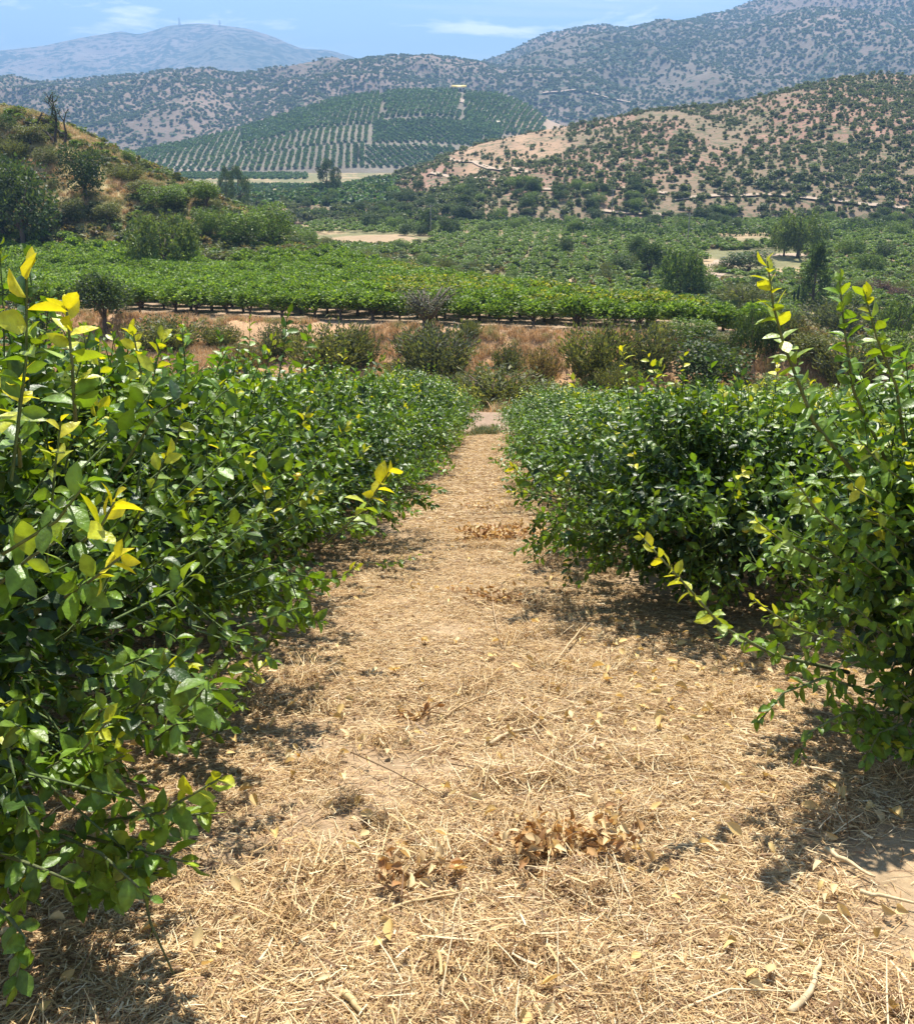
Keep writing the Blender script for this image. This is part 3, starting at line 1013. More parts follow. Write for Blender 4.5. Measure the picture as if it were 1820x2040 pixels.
for q in range(26):
    vx, vy = _er.uniform(-10, 430), _er.uniform(1280, 1760)
    if vx > 470 - (vy - 1250) * .12 or (vy > 1720 and vx > 330):
        continue
    d0 = 2.75 - (vy - 1280) / 480 * .35
    ex.append((path_pts(b, [(vx - 110, vy + 50, d0 + .25), (vx - 50, vy + _er.uniform(0, 30), d0 + .1), (vx, vy, d0)]), 0.10, 13, _er.choice([0, .1, .3, .6]), .05, .006))
place_lemon(lemon_tree_data(11, 2.35, 1.8, 1050, True, 0.15, 0.092, 0.5, ex, 9), b, 'lemon tree cut by the left picture edge, low yellow-green branches over the straw', GRP, True, 0, 300)
b = base_at(0, 5.5)
ex = [(path_pts(b, [(300, 860, 4.6), (280, 740, 4.5), (264, 655, 4.45)]), 0.10, 18, 0.9, 0.1, 0.007),
      (path_pts(b, [(640, 1090, 4.7), (720, 1020, 4.5), (775, 940, 4.4)]), 0.135, 13, 1.0, 0.45, 0.006),
      (path_pts(b, [(500, 1060, 4.7), (530, 1000, 4.6), (520, 960, 4.55)]), 0.10, 11, 0.7, 0.1, 0.006),
      (path_pts(b, [(330, 930, 4.6), (355, 870, 4.5), (362, 815, 4.45)]), 0.10, 10, 0.7, 0.1, 0.006),
      (path_pts(b, [(400, 1430, 4.4), (470, 1380, 4.3), (530, 1320, 4.3)]), 0.095, 13, 0.7, 0.2, 0.006),
      (path_pts(b, [(360, 1440, 4.4), (440, 1430, 4.25), (500, 1380, 4.2)]), 0.09, 14, 0.1, 0.1, 0.006),
      (path_pts(b, [(300, 1480, 4.4), (380, 1480, 4.2), (460, 1450, 4.1)]), 0.09, 14, 0.0, 0.1, 0.006)]
place_lemon(lemon_tree_data(12, 2.3, 1.9, 1050, True, 0.10, 0.092, 0.5, ex, 10), b, 'second lemon tree up the left row, a fan of yellow leaves reaching over the path', GRP, True, 0, 300)
b = base_at(0, 7.9)
ex = [(path_pts(b, [(375, 800, 6.6), (368, 720, 6.5), (362, 640, 6.5)]), 0.095, 18, 0.25, 0.1, 0.006),
      (path_pts(b, [(620, 1160, 6.9), (680, 1150, 6.8), (715, 1125, 6.7)]), 0.09, 10, 0.7, 0.2, 0.006)]
place_lemon(lemon_tree_data(13, 2.12, 1.85, 1050, True, 0.06, 0.092, 0.5, ex, 10), b, 'third lemon tree up the left row, with one thin dark shoot above its top', GRP, True, 0, 300)
b = base_at(0, 10.3)
ex = [(path_pts(b, [(445, 810, 8.8), (440, 740, 8.7), (438, 662, 8.7)]), 0.095, 22, 0.0, 0.05, 0.006),
      (path_pts(b, [(720, 1120, 9.4), (780, 1125, 9.2), (835, 1105, 9.1)]), 0.095, 12, 0.1, 0.2, 0.006)]
place_lemon(lemon_tree_data(14, 2.1, 1.9, 1000, True, 0.05, 0.092, 0.5, ex, 10), b, 'fourth lemon tree up the left row, upright leafy spike, branch low over path', GRP, True, 0, 300)
b = base_at(1, 4.75, 0.38)
ex = [(path_pts(b, [(1700, 940, 4.5), (1620, 840, 4.4), (1562, 690, 4.35), (1540, 610, 4.3), (1528, 520, 4.3)]), 0.115, 46, 0.6, 0.1, 0.012),
      (path_pts(b, [(1770, 930, 4.6), (1700, 780, 4.5), (1682, 660, 4.5), (1672, 560, 4.5)]), 0.11, 42, 0.2, 0.1, 0.010),
      (path_pts(b, [(1800, 880, 4.6), (1785, 770, 4.5), (1745, 670, 4.45), (1722, 585, 4.45)]), 0.11, 38, 0.5, 0.1, 0.010),
      (path_pts(b, [(1690, 1340, 4.3), (1540, 1305, 4.05), (1440, 1250, 3.9), (1360, 1160, 3.85), (1280, 1072, 3.8)]), 0.098, 44, 0.7, 0.15, 0.012),
      (path_pts(b, [(1700, 1290, 4.2), (1580, 1250, 4.0), (1500, 1195, 3.9)]), 0.095, 16, 0.7, 0.2, 0.008),
      (path_pts(b, [(1740, 1380, 4.2), (1640, 1350, 4.0), (1560, 1380, 3.85), (1510, 1440, 3.75)]), 0.085, 26, 0.05, 0.2, 0.009),
      (path_pts(b, [(1780, 1420, 4.1), (1680, 1420, 3.9), (1610, 1460, 3.8), (1590, 1510, 3.75)]), 0.085, 24, 0.05, 0.2, 0.009),
      (path_pts(b, [(1800, 1440, 4.0), (1750, 1460, 3.9), (1720, 1520, 3.8)]), 0.085, 18, 0.0, 0.1, 0.009),
      (path_pts(b, [(1700, 1080, 4.2), (1620, 1010, 4.0), (1580, 950, 3.95)]), 0.095, 18, 0.55, 0.1, 0.009),
      (path_pts(b, [(1640, 1120, 4.2), (1560, 1080, 4.05), (1510, 1040, 4.0)]), 0.095, 16, 0.6, 0.1, 0.009)]
for q in range(26):
    vx, vy = _er.uniform(1560, 1840), _er.uniform(900, 1500)
    if vx < 1600 and vy > 1250 or vx < 1620 and vy < 1000:
        continue
    d0 = 4.15 - (vy - 900) / 600 * .3
    ex.append((path_pts(b, [(vx + 100, vy + 60, d0 + .3), (vx + 50, vy + 25, d0 + .1), (vx, vy + _er.uniform(-30, 20), d0)]), 0.097, 13, _er.choice([0, .1, .3, .7]), .05, .006))
place_lemon(lemon_tree_data(15, 2.15, 1.08, 600, True, 0.10, 0.09, 0.6, ex, 9), b, 'lemon tree standing alone by the path, tall leaning shoots and a long side branch', GRP, True, 0, 300)
b = base_at(1, 8.1)
ex = [(path_pts(b, [(1258, 830, 8.0), (1246, 760, 7.9), (1240, 690, 7.9)]), 0.095, 22, 0.75, 0.05, 0.006)]
place_lemon(lemon_tree_data(16, 1.88, 1.85, 1050, True, 0.06, 0.092, 0.5, ex, 8), b, 'right-hand row lemon tree behind the lone one, a yellow-tipped spike above its top', GRP, True, 0, 300)

variants = [None] * 6
vd = [lemon_tree_data(40 + i, 2.1 + 0.06 * (i % 3), 1.95 + 0.05 * (i % 2), 860, False, 0.025 + 0.010 * i, 0.106, 0.5, (), 7) for i in range(6)]
rows = {0: 'first row left of the straw path', 1: 'first row right of the straw path', -1: 'second row left of the straw path', 2: 'second row right of the straw path',
        -2: 'third row left of the straw path', 3: 'third row right of the straw path', 4: 'fourth row right of the straw path', 5: 'fifth row right of the straw path', -3: 'fourth row left of the straw path', -4: 'fifth row left of the straw path'}
vi = 0
for k in (0, 1, -1, 2, -2, 3, 4, -3):
    start = {0: 12.7, 1: 10.4}.get(k, 5.6)
    n = {0: 4, 1: 2}.get(k, 0)
    d = start
    while d < 35.2:
        dd = d + random.uniform(-0.2, 0.2)
        b = base_at(k, dd, random.uniform(-0.12, 0.12))
        vx, vy, z = to_view(b + np.array([0, 0, 1.5]))
        if -330 * 6 / max(z, 1) < vx < VW + 330 * 6 / max(z, 1):
            lab = '%s lemon tree down the %s, in the dense hedge' % (ORD[n], rows[k])
            i = vi % 6; vi += 1
            t, variants[i] = place_lemon(vd[i], b, lab, GRP, False, 0, 0, variants[i])
            sx = random.choice((-1, 1)); s = random.uniform(0.93, 1.05)
            hz = s * (0.95 if k <= 0 else 0.86) * (1 + 0.003 * (dd - 12) if k <= 0 else 1 - 0.002 * (dd - 12))
            wid = s * (1.0 if dd < 14 else 1.05 if dd < 24 else 1.13)
            t.scale = (sx * wid, wid, hz)
            n += 1
        d += 2.4
del vd

# ------------------------------------------------------------------ straw and dry litter on the ground
STRAWC = np.array([[0.74, 0.57, 0.30], [0.64, 0.46, 0.22], [0.50, 0.32, 0.14], [0.80, 0.66, 0.40], [0.32, 0.19, 0.085], [0.58, 0.40, 0.18], [0.26, 0.15, 0.07]]) * np.array([1.0, 1.0, 1.03])


def straw_mesh(seed, n, rad, w, lmin, lmax, lift, stand=0.12):
    r = np.random.default_rng(seed)
    c = np.column_stack([r.normal(size=n) * rad * 0.5, r.normal(size=n) * rad * 0.5, r.random(n) ** 2 * lift + 0.004])
    a = r.uniform(0, 6.283, n); ti = np.abs(r.normal(size=n)) * stand
    L = r.uniform(lmin, lmax, n)
    d = np.column_stack([np.cos(a) * np.cos(ti), np.sin(a) * np.cos(ti), np.sin(ti)])
    s = np.column_stack([-np.sin(a), np.cos(a), r.normal(size=n) * 0.5])
    bend = r.normal(size=(n, 1)) * 0.045
    ww = (w * r.uniform(0.6, 1.6, n))[:, None]
    fl = r.random(n) < .14
    ww[fl] *= 2.0; L = np.where(fl, L * .55, L)
    p0 = c - d * L[:, None] / 2; p2 = c + d * L[:, None] / 2
    p0[:, 2] = np.maximum(p0[:, 2], 0.002)
    p1 = c + s * bend * L[:, None]; p1[:, 2] = np.maximum(p1[:, 2], 0.004)
    V = np.stack([p0 - s * ww * .5, p0 + s * ww * .5, p1 + s * ww * .5, p1 - s * ww * .5, p2 + s * ww * .25, p2 - s * ww * .25], axis=1)
    o = (np.arange(n) * 6)[:, None, None]
    Q = (np.array([[0, 1, 2, 3], [3, 2, 4, 5]])[None] + o).reshape(-1, 4)
    C = STRAWC[r.integers(0, len(STRAWC), n)] * r.uniform(0.75, 1.2, (n, 1))
    return mk_mesh('straw', V.reshape(-1, 3), [Q], np.repeat(C, 6, axis=0), [M_STRAW])


def slope_rot(n, r):
    a = r.uniform(0, 6.283, n)
    return np.column_stack([np.full(n, -math.atan(SL)), np.zeros(n), a * 0]), a


near_p = [straw_mesh(200 + i, 520, 0.30, 0.0026, 0.02, 0.13, 0.025, 0.07) for i in range(8)]
far_p = [straw_mesh(230 + i, 340, 0.45, 0.0052, 0.06, 0.2, 0.035, 0.12) for i in range(6)]
tuft_p = [straw_mesh(260 + i, 240, 0.17, 0.003, 0.08, 0.22, 0.09, 0.45) for i in range(4)]
r = np.random.default_rng(31)


def ground_pts(n, x0, x1, y0, y1):
    x = r.uniform(x0, x1, n); y = r.uniform(y0, y1, n)
    return np.column_stack([x, y, H(x, y)])


def rot_slope(n):
    # lie in the plane of the slope, turned at random about its normal
    out = np.zeros((n, 3)); tilt = Matrix.Rotation(-math.atan(SL), 3, 'X')
    for i, a in enumerate(r.uniform(0, 6.283, n)):
        out[i] = (tilt @ Matrix.Rotation(a, 3, 'Z')).to_euler()[:]
    return out


P1 = ground_pts(2500, -3.6, 4.2, 0.9, 6.5)
P2 = ground_pts(1700, -3.6, 5.4, 6.2, 14)
P2 = P2[fbm(P2[:, 0] * 0.9, P2[:, 1] * 0.9, 3) > r.uniform(.3, .5, len(P2))]
P1 = P1[fbm(P1[:, 0] * 1.1 + 9, P1[:, 1] * 1.1, 3) > r.uniform(.28, .5, len(P1))]
P = np.vstack([P1, P2]); n = len(P)
scatter('dry_straw', P, rot_slope(n), r.uniform(0.8, 1.25, n), r.integers(0, 8, n), near_p, 'dry mown straw lying thick over the orchard path', 'straw')
P = ground_pts(2600, -5, 8.5, 13, 36.2); n = len(P)
P3 = ground_pts(500, -12, -3.5, 1, 14); P4 = ground_pts(500, 4, 12, 1, 14)
P = np.vstack([P, P3, P4]); n = len(P)
scatter('dry_straw', P, rot_slope(n), r.uniform(0.8, 1.3, n), r.integers(0, 6, n), far_p, 'paler dry straw and cuttings farther down between the tree rows', 'straw')
# heaped ridge of cuttings down the middle of the path and a few tussocks
tp = []
for q in range(150):
    d = r.uniform(2.0, 30) if q < 110 else r.uniform(1.5, 6)
    cx = 0.35 + 0.045 * d
    x = cx + r.normal() * (0.16 + 0.01 * d) if q < 110 else r.uniform(-1.6, 2.4)
    tp.append((x, d, h1(x, d)))
tp = np.array(tp); n = len(tp)
scatter('dry_straw', tp, rot_slope(n), r.uniform(0.7, 1.3, n), r.integers(0, 4, n), tuft_p, 'raised tangle of mown grass along the middle of the path', 'straw')


def dry_leaf_mesh(seed, n=1, rad=0.0):
    r2 = np.random.default_rng(seed)
    mb = MB()
    P = np.column_stack([r2.normal(size=n) * rad, r2.normal(size=n) * rad, r2.random(n) * 0.02 + 0.015])
    a = r2.uniform(0, 6.283, n)
    D = unit(np.column_stack([np.cos(a), np.sin(a), r2.normal(size=n) * 0.25]))
    S, N = leaf_frames(D, r2, 1.0)
    C = np.array([[0.60, 0.43, 0.17], [0.68, 0.52, 0.25], [0.50, 0.30, 0.10], [0.62, 0.50, 0.27]])[r2.integers(0, 4, n)] * r2.uniform(0.8, 1.15, (n, 1))
    add_leaves(mb, P, D, S, N, r2.uniform(0.05, 0.095, n), r2.uniform(-0.5, 0.7, n), r2.uniform(0.3, 1.5, n), C, True)
    return mb.mesh('dry_leaf', [M_DRYLEAF], True)


dl = [dry_leaf_mesh(300 + i) for i in range(10)]
P = np.vstack([ground_pts(420, -2.2, 3.2, 1.2, 6.5), ground_pts(330, -1.4, 3.4, 6.5, 22), ground_pts(130, 1.0, 2.6, 4.6, 7.5)])
P[:, 2] += 0.03; n = len(P)
scatter('fallen_leaves', P, np.column_stack([r.uniform(-.5, .5, n), r.uniform(-.5, .5, n), r.uniform(0, 6.3, n)]), r.uniform(0.7, 1.2, n), r.integers(0, 10, n), dl,
        'curled tan lemon leaves strewn over the straw', 'leaves')


# fallen sticks and dead branches, each a thing of its own
def on_ground(vx, vy, lift=0.02):
    p = drop(vx, vy); return p + np.array([0, 0, lift])


def stick(spec, thick, label, colr=(0.55, 0.42, 0.24), forks=(), group=None):
    thick *= 1.05
    pts = [on_ground(vx, vy, thick + lift + .018) for vx, vy, lift in spec]
    base = pts[0].copy()
    t = np.linspace(0, 1, len(pts)); tt = np.linspace(0, 1, len(pts) * 3)
    fine = np.column_stack([np.interp(tt, t, np.array(pts)[:, k]) for k in range(3)])
    fine += np.random.default_rng(int(spec[0][0])).normal(size=fine.shape) * thick * 0.2
    mb = MB()
    mb.tube(fine - base, np.linspace(thick, thick * 0.45, len(fine)), 7, colr)
    for f in forks:
        fp = np.array([on_ground(vx, vy, thick * 0.8 + lift + .018) for vx, vy, lift in f]) - base
        mb.tube(fp, np.linspace(thick * 0.6, thick * 0.25, len(fp)), 6, np.array(colr) * 0.95)
    o = obj('fallen_stick', mb.mesh('fallen_stick', [M_WOOD], True), None, base)
    tag(o, label, 'stick', group or 'sticks lying in the straw')
    return o


stick([(975, 1492, 0), (1010, 1470, .01), (1060, 1463, .015), (1082, 1440, .02), (1130, 1422, .01)], 0.012, 'pale bent stick lying across the middle of the straw path', forks=[[(1060, 1463, .015), (1080, 1490, 0)]])
stick([(880, 1440, .0), (920, 1415, .02), (965, 1400, .03), (1010, 1385, .04)], 0.008, 'thin tan twig just up the path from the pale bent stick', (0.5, 0.35, 0.18), forks=[[(965, 1400, .03), (972, 1360, .05)]])
stick([(1570, 2032, 0), (1610, 1995, .01), (1622, 1960, .02), (1632, 1925, .01)], 0.013, 'curved stick at the bottom right corner of the straw')
stick([(1640, 1705, .01), (1690, 1735, .01), (1740, 1760, 0)], 0.012, 'flat split piece of straw-coloured bark beside the shadow of the lone tree', (0.6, 0.46, 0.26))
stick([(1710, 1788, .0), (1760, 1800, .01), (1830, 1815, .01)], 0.010, 'pale straight stick running out of the right picture edge', (0.62, 0.49, 0.28))
stick([(690, 1995, .01), (705, 2015, .01), (730, 2045, .0)], 0.014, 'thick yellowish stick end cut by the bottom picture edge', (0.58, 0.42, 0.2))
stick([(740, 1838, .0), (800, 1815, .01), (870, 1800, .01), (930, 1790, .01)], 0.008, 'slender straight stick below the heap of brown leaves', (0.55, 0.4, 0.2))
stick([(1600, 1535, .0), (1640, 1545, .01), (1680, 1552, .0)], 0.009, 'short pale stick between the two bands of tree shadow', (0.64, 0.5, 0.3))
stick([(510, 1935, .0), (535, 1905, .01), (550, 1870, .01)], 0.007, 'short straw-pale stick near the arching green twig', (0.62, 0.52, 0.32))
stick([(700, 1520, .05), (780, 1560, .06), (860, 1600, .05), (910, 1635, .02)], 0.0045, 'long thin dark twig slanting over the straw ridge', (0.2, 0.13, 0.07))
stick([(900, 1535, .02), (1000, 1555, .03), (1120, 1562, .02), (1250, 1555, .02)], 0.004, 'long thin dark twig lying across the path below the pale stick', (0.22, 0.14, 0.08))
stick([(1050, 1650, .2), (1052, 1740, .02)], 0.004, 'thin upright dry stem by the heap of brown leaves', (0.45, 0.3, 0.14))
stick([(975, 1170, .05), (985, 1240, .02), (1000, 1300, .01)], 0.008, 'grey-brown cut twig lying along the path by the dead branch', (0.42, 0.3, 0.17))
stick([(1100, 1340, .03), (1140, 1290, .05), (1165, 1262, .06)], 0.010, 'leaning stick at the edge of the right-hand hedge shadow', (0.5, 0.36, 0.2))
stick([(1360, 2020, .0), (1450, 1985, .01), (1600, 1990, .01)], 0.005, 'long thin pale stalk near the curved corner stick', (0.66, 0.54, 0.32))


def dead_branch(vx, vy, span, nleaf, label, seed, big=1.0, name='dead_branch'):
    r2 = np.random.default_rng(seed)
    base = on_ground(vx, vy, 0.02)
    t = bpy.data.objects.new(name, None); COL.objects.link(t); t.location = base; t.empty_display_size = .2
    tag(t, label, 'branch', 'dead branches with dry leaves on the path')
    mb = MB(); tips = []
    for i in range(7):
        a = r2.uniform(-0.5, 0.5) + (0 if i % 2 else math.pi)
        L = span * r2.uniform(0.35, 0.65)
        p = np.array([[0, 0, 0.01], [math.cos(a) * L * .5, math.sin(a) * L * .5, .05 + r2.random() * .05], [math.cos(a + .3) * L, math.sin(a + .3) * L, 0.03 + r2.random() * .1]])
        p[:, 2] -= SL * p[:, 1]
        mb.tube(p, [.008, .006, .003], 5, np.array([0.34, 0.2, 0.09]) * r2.uniform(.8, 1.2))
        tips.append(p)
    obj('stem', mb.mesh('stem', [M_WOOD], True), t)
    cols = [np.array(c) for c in ((0.44, 0.26, 0.10), (0.54, 0.37, 0.17), (0.34, 0.18, 0.07), (0.62, 0.47, 0.24))]
    lib = []
    for k in range(12):
        m2 = MB()
        add_leaves(m2, np.zeros((1, 3)), np.array([[0, 1.0, 0]]), np.array([[1.0, 0, 0]]), np.array([[0, 0, 1.0]]), np.ones(1), np.array([r2.uniform(-.4, .8)]),
                   np.array([r2.uniform(.4, 1.6)]), (cols[k % 4] * r2.uniform(.85, 1.1))[None], True)
        lib.append(m2.mesh('leaf', [M_DRYLEAF], True))
    for i in range(nleaf):
        p = tips[r2.integers(0, 7)]; u = r2.random()
        q = p[0] * (1 - u) ** 2 + 2 * u * (1 - u) * p[1] + u * u * p[2] + r2.normal(size=3) * np.array([.10, .11, .02]) * span
        q[2] = max(q[2], 0.01 - SL * q[1]) + r2.random() * 0.05
        D = unit(np.array([r2.normal(), r2.normal(), r2.normal() * .5 + .15])[None])
        S, N = leaf_frames(D, r2, 0.6)
        S, N, D = S[0], N[0], D[0]
        Mx = Matrix(((S[0], D[0], N[0], 0), (S[1], D[1], N[1], 0), (S[2], D[2], N[2], 0), (0, 0, 0, 1)))
        s = r2.uniform(.035, .068) * big
        obj('leaf', lib[r2.integers(0, 12)], t, q, Mx.to_euler(), (s, s, s))
    return t


dead_branch(1130, 1700, 0.55, 230, 'heap of brown dry-leaved branch lying across the near path', 71)
dead_branch(820, 1760, 0.35, 34, 'small spray of bleached dry leaves beside the brown heap', 72)
dead_branch(990, 1075, 1.1, 280, 'rust-coloured dead branch on the path between the two hedges', 73, 1.5)
dead_branch(990, 1200, 0.7, 60, 'withered tan cutting just below the rust-coloured dead branch', 74)
dead_branch(830, 1445, 0.3, 26, 'little dry leafy twig up the path from the bent stick', 75)
dead_branch(985, 1020, 0.8, 70, 'bleached cutting behind the rust-coloured dead branch', 76)


# ------------------------------------------------------------------ trees and shrubs of the middle distance (unit size: 1 high, 1 wide)
def quads(mb, P, D, S, L, W, C, N=None, fold=0.25):
    """diamond leaf-sprays, slightly folded"""
    n = len(P)
    if N is None:
        N = np.cross(S, D)
    V = np.stack([P - D * L[:, None] * .5, P + S * W[:, None] * .5 + N * (L * fold * .4)[:, None], P + D * L[:, None] * .5, P - S * W[:, None] * .5 + N * (L * fold * .4)[:, None]], axis=1)
    o = (np.arange(n) * 4)[:, None, None]
    T = (np.array([[0, 1, 2], [0, 2, 3]])[None] + o).reshape(-1, 3)
    mb.add(V.reshape(-1, 3), T, None, np.repeat(C, 4, axis=0))


def leafcols(n, r, cols, clump=None):
    cols = np.asarray(cols, float)
    C = cols[r.integers(0, len(cols), n)] * r.uniform(0.65, 1.35, (n, 1))
    if clump is not None:
        C = C * clump[:, None]
    return C


BARK = np.array([0.14, 0.11, 0.08])


def unit_tree(kind, seed, n, leaf, cols, trunk=True):
    """(crown mesh, trunk mesh): crown within a box 1 x 1 x 1 standing on z=0"""
    r = np.random.default_rng(seed)
    mb = MB(); wd = MB()
    if kind in ('round', 'tree', 'field'):
        z0 = {'round': 0.02, 'tree': 0.16, 'field': 0.13}[kind]
        nb = 30
        bd = rdir(nb, r); bd[:, 2] = np.abs(bd[:, 2]) * 1.0 - 0.25
        if kind == 'round':
            bd[:, 2] = r.uniform(-.85, .95, nb)
            bd[:, :2] *= (np.sqrt(1 - bd[:, 2:3] ** 2 * .7) / (np.linalg.norm(bd[:, :2], axis=1, keepdims=True) + 1e-6))
        cen = np.array([0, 0, z0 + (1 - z0) * 0.42]) + bd * np.array([.31, .31, (1 - z0) * .38]) * r.uniform(.6, 1, (nb, 1))
        rad = r.uniform(.11, .2, nb)
        pick = r.choice(nb, n, p=rad ** 2 / np.sum(rad ** 2))
        d = rdir(n, r)
        P = cen[pick] + d * (rad[pick] * (0.55 + 0.5 * r.random(n) ** .6))[:, None]
        P[:, 2] = np.maximum(P[:, 2], z0 * 0.6 + 0.01)
        D = unit(d + r.normal(size=(n, 3)) * .6 + [0, 0, .25]); S, N = leaf_frames(D, r, .4)
        quads(mb, P, D, S, leaf * r.uniform(.7, 1.4, n), leaf * .62 * r.uniform(.7, 1.3, n), leafcols(n, r, cols, r.uniform(.72, 1.3, nb)[pick]), N)
        tops = [cen[i] for i in r.choice(nb, 7, replace=False)]
    elif kind == 'broom':
        ns = 170; per = max(4, n // ns)
        a = r.uniform(0, 6.283, ns); sp = r.random(ns) ** .6 * .5
        hgt = (1 - 1.15 * sp ** 2) * r.uniform(.6, 1, ns)
        P = []; D = []
        for i in range(ns):
            u = (np.arange(per) + r.random(per)) / per
            e = np.array([math.cos(a[i]) * sp[i], math.sin(a[i]) * sp[i], hgt[i]])
            b0 = e * [.45, .45, 0]
            q = b0 + (e - b0) * (0.12 + .88 * u[:, None]) + r.normal(size=(per, 3)) * .02
            P.append(q); D.append(np.tile(unit(e - b0 * .6), (per, 1)))
        P = np.concatenate(P); D = unit(np.concatenate(D) + r.normal(size=P.shape) * .35)
        m = len(P); S, N = leaf_frames(D, r, .2)
        quads(mb, P, D, S, leaf * 1.7 * r.uniform(.7, 1.4, m), leaf * .5 * r.uniform(.6, 1.3, m), leafcols(m, r, cols, np.repeat(r.uniform(.7, 1.3, ns), per)), N)
        tops = [np.array([math.cos(t) * .25, math.sin(t) * .25, .7]) for t in r.uniform(0, 6.28, 6)]
    elif kind == 'weep':
        ns = 300; per = max(5, n // ns)
        bd = rdir(ns, r); bd[:, 2] = r.uniform(-.62, 1, ns)
        bd[:, :2] *= np.sqrt(1 - bd[:, 2:3] ** 2 * .8) / (np.linalg.norm(bd[:, :2], axis=1, keepdims=True) + 1e-6)
        bump = 1 + .18 * np.sin(bd[:, 0] * 5 + seed) * np.cos(bd[:, 1] * 6)
        top = np.array([0, 0, .56]) + bd * np.array([.44, .44, .40]) * (r.uniform(.55, 1.0, ns) * bump)[:, None]
        ln = np.minimum(r.uniform(.08, .34, ns), top[:, 2] * .97)
        P = []
        for i in range(ns):
            u = (np.arange(per) + r.random(per)) / per
            q = top[i] + np.column_stack([bd[i, 0] * .05 * u, bd[i, 1] * .05 * u, -ln[i] * u]) + r.normal(size=(per, 3)) * .016
            P.append(q)
        P = np.concatenate(P); P[:, 2] = np.maximum(P[:, 2], .03)
        m = len(P)
        D = unit(np.array([0, 0, -1.0]) + r.normal(size=(m, 3)) * .45); S, N = leaf_frames(D, r, .3)
        quads(mb, P, D, S, leaf * 1.4 * r.uniform(.7, 1.4, m), leaf * .6 * r.uniform(.6, 1.3, m), leafcols(m, r, cols, np.repeat(r.uniform(.65, 1.35, ns), per)), N)
        tops = [np.array([bd[i, 0] * .3, bd[i, 1] * .3, .6 + .2 * r.random()]) for i in range(7)]
    elif kind in ('cone', 'tall'):
        nb = 46
        hz = (np.arange(nb) + r.random(nb)) / nb
        prof = (0.5 * (1 - hz) ** .75 + .05) if kind == 'cone' else .5 * np.sin(np.clip(hz * .82 + .16, 0, 1) * math.pi) ** .7
        a = r.uniform(0, 6.283, nb)
        rad = .10 + .04 * r.random(nb)
        z0 = .04 if kind == 'cone' else .08
        cen = np.column_stack([np.cos(a) * (prof - rad * .6).clip(0) * r.uniform(.5, 1, nb), np.sin(a) * (prof - rad * .6).clip(0) * r.uniform(.5, 1, nb), z0 + hz * (.96 - z0)])
        pick = r.integers(0, nb, n); d = rdir(n, r)
        P = cen[pick] + d * (rad[pick] * (.5 + .55 * r.random(n)))[:, None] * [1, 1, .8]
        P[:, 2] = np.maximum(P[:, 2], .02)
        D = unit(d * .5 + np.array([0, 0, .7]) + r.normal(size=(n, 3)) * .45); S, N = leaf_frames(D, r, .2)
        quads(mb, P, D, S, leaf * 1.2 * r.uniform(.7, 1.4, n), leaf * .6 * r.uniform(.7, 1.3, n), leafcols(n, r, cols, r.uniform(.65, 1.35, nb)[pick]), N)
        tops = [cen[i] for i in r.choice(nb, 8, replace=False)]
    elif kind == 'gnarl':
        tops = []
        for i in range(26):
            a = r.uniform(0, 6.283); sp = r.random() ** .5 * .47
            tops.append(np.array([math.cos(a) * sp, math.sin(a) * sp, .45 + .5 * r.random() * (1 - sp)]))
        pick = r.integers(0, 26, n)
        P = np.array(tops)[pick] * r.uniform(.75, 1.05, (n, 1)) + r.normal(size=(n, 3)) * .055
        D = rdir(n, r); S, N = leaf_frames(D, r, .3)
        quads(mb, P, D, S, leaf * r.uniform(.7, 1.3, n), leaf * .5 * r.uniform(.7, 1.3, n), leafcols(n, r, cols), N)
    tk = 2.2 if kind == 'gnarl' else 1.0
    wd.tube([(0, 0, -.06), (.01, 0, .12), (0, .01, .26)], np.array([.035, .028, .024]) * tk, 7, BARK)
    for e in tops:
        e = np.asarray(e)
        m = np.array([e[0] * .35, e[1] * .35, .2 + (e[2] - .2) * .45]) + r.normal(size=3) * .02
        wd.tube([(0, 0, .16), m, e * [.9, .9, .95]], np.array([.018, .012, .005]) * tk, 5, BARK * r.uniform(.8, 1.3))
    return mb.mesh('crown', [M_FOL]), wd.mesh('trunk', [M_BARK], True)


DARK = [(0.051, 0.081, 0.026), (0.070, 0.105, 0.033), (0.095, 0.131, 0.039)]
MIDG = [(0.105, 0.164, 0.033), (0.147, 0.208, 0.042), (0.187, 0.245, 0.053)]
OLIVE = [(0.161, 0.169, 0.052), (0.126, 0.142, 0.046), (0.203, 0.196, 0.069), (0.105, 0.121, 0.040)]
GREY = [(0.105, 0.119, 0.062), (0.084, 0.098, 0.050), (0.133, 0.140, 0.075)]
BROWN = [(0.224, 0.155, 0.072), (0.168, 0.121, 0.060), (0.140, 0.135, 0.054), (0.280, 0.189, 0.084)]
FIELD = [(0.138, 0.217, 0.030), (0.186, 0.274, 0.036), (0.244, 0.330, 0.045), (0.106, 0.175, 0.028)]
FIELDY = FIELD + [(0.42, 0.38, 0.05), (0.36, 0.34, 0.05), (0.30, 0.31, 0.05)]
PURPLE = [(0.12, 0.055, 0.055), (0.10, 0.05, 0.05), (0.14, 0.075, 0.06)]
GOLD = [(0.38, 0.34, 0.05), (0.28, 0.28, 0.05), (0.14, 0.18, 0.05)]

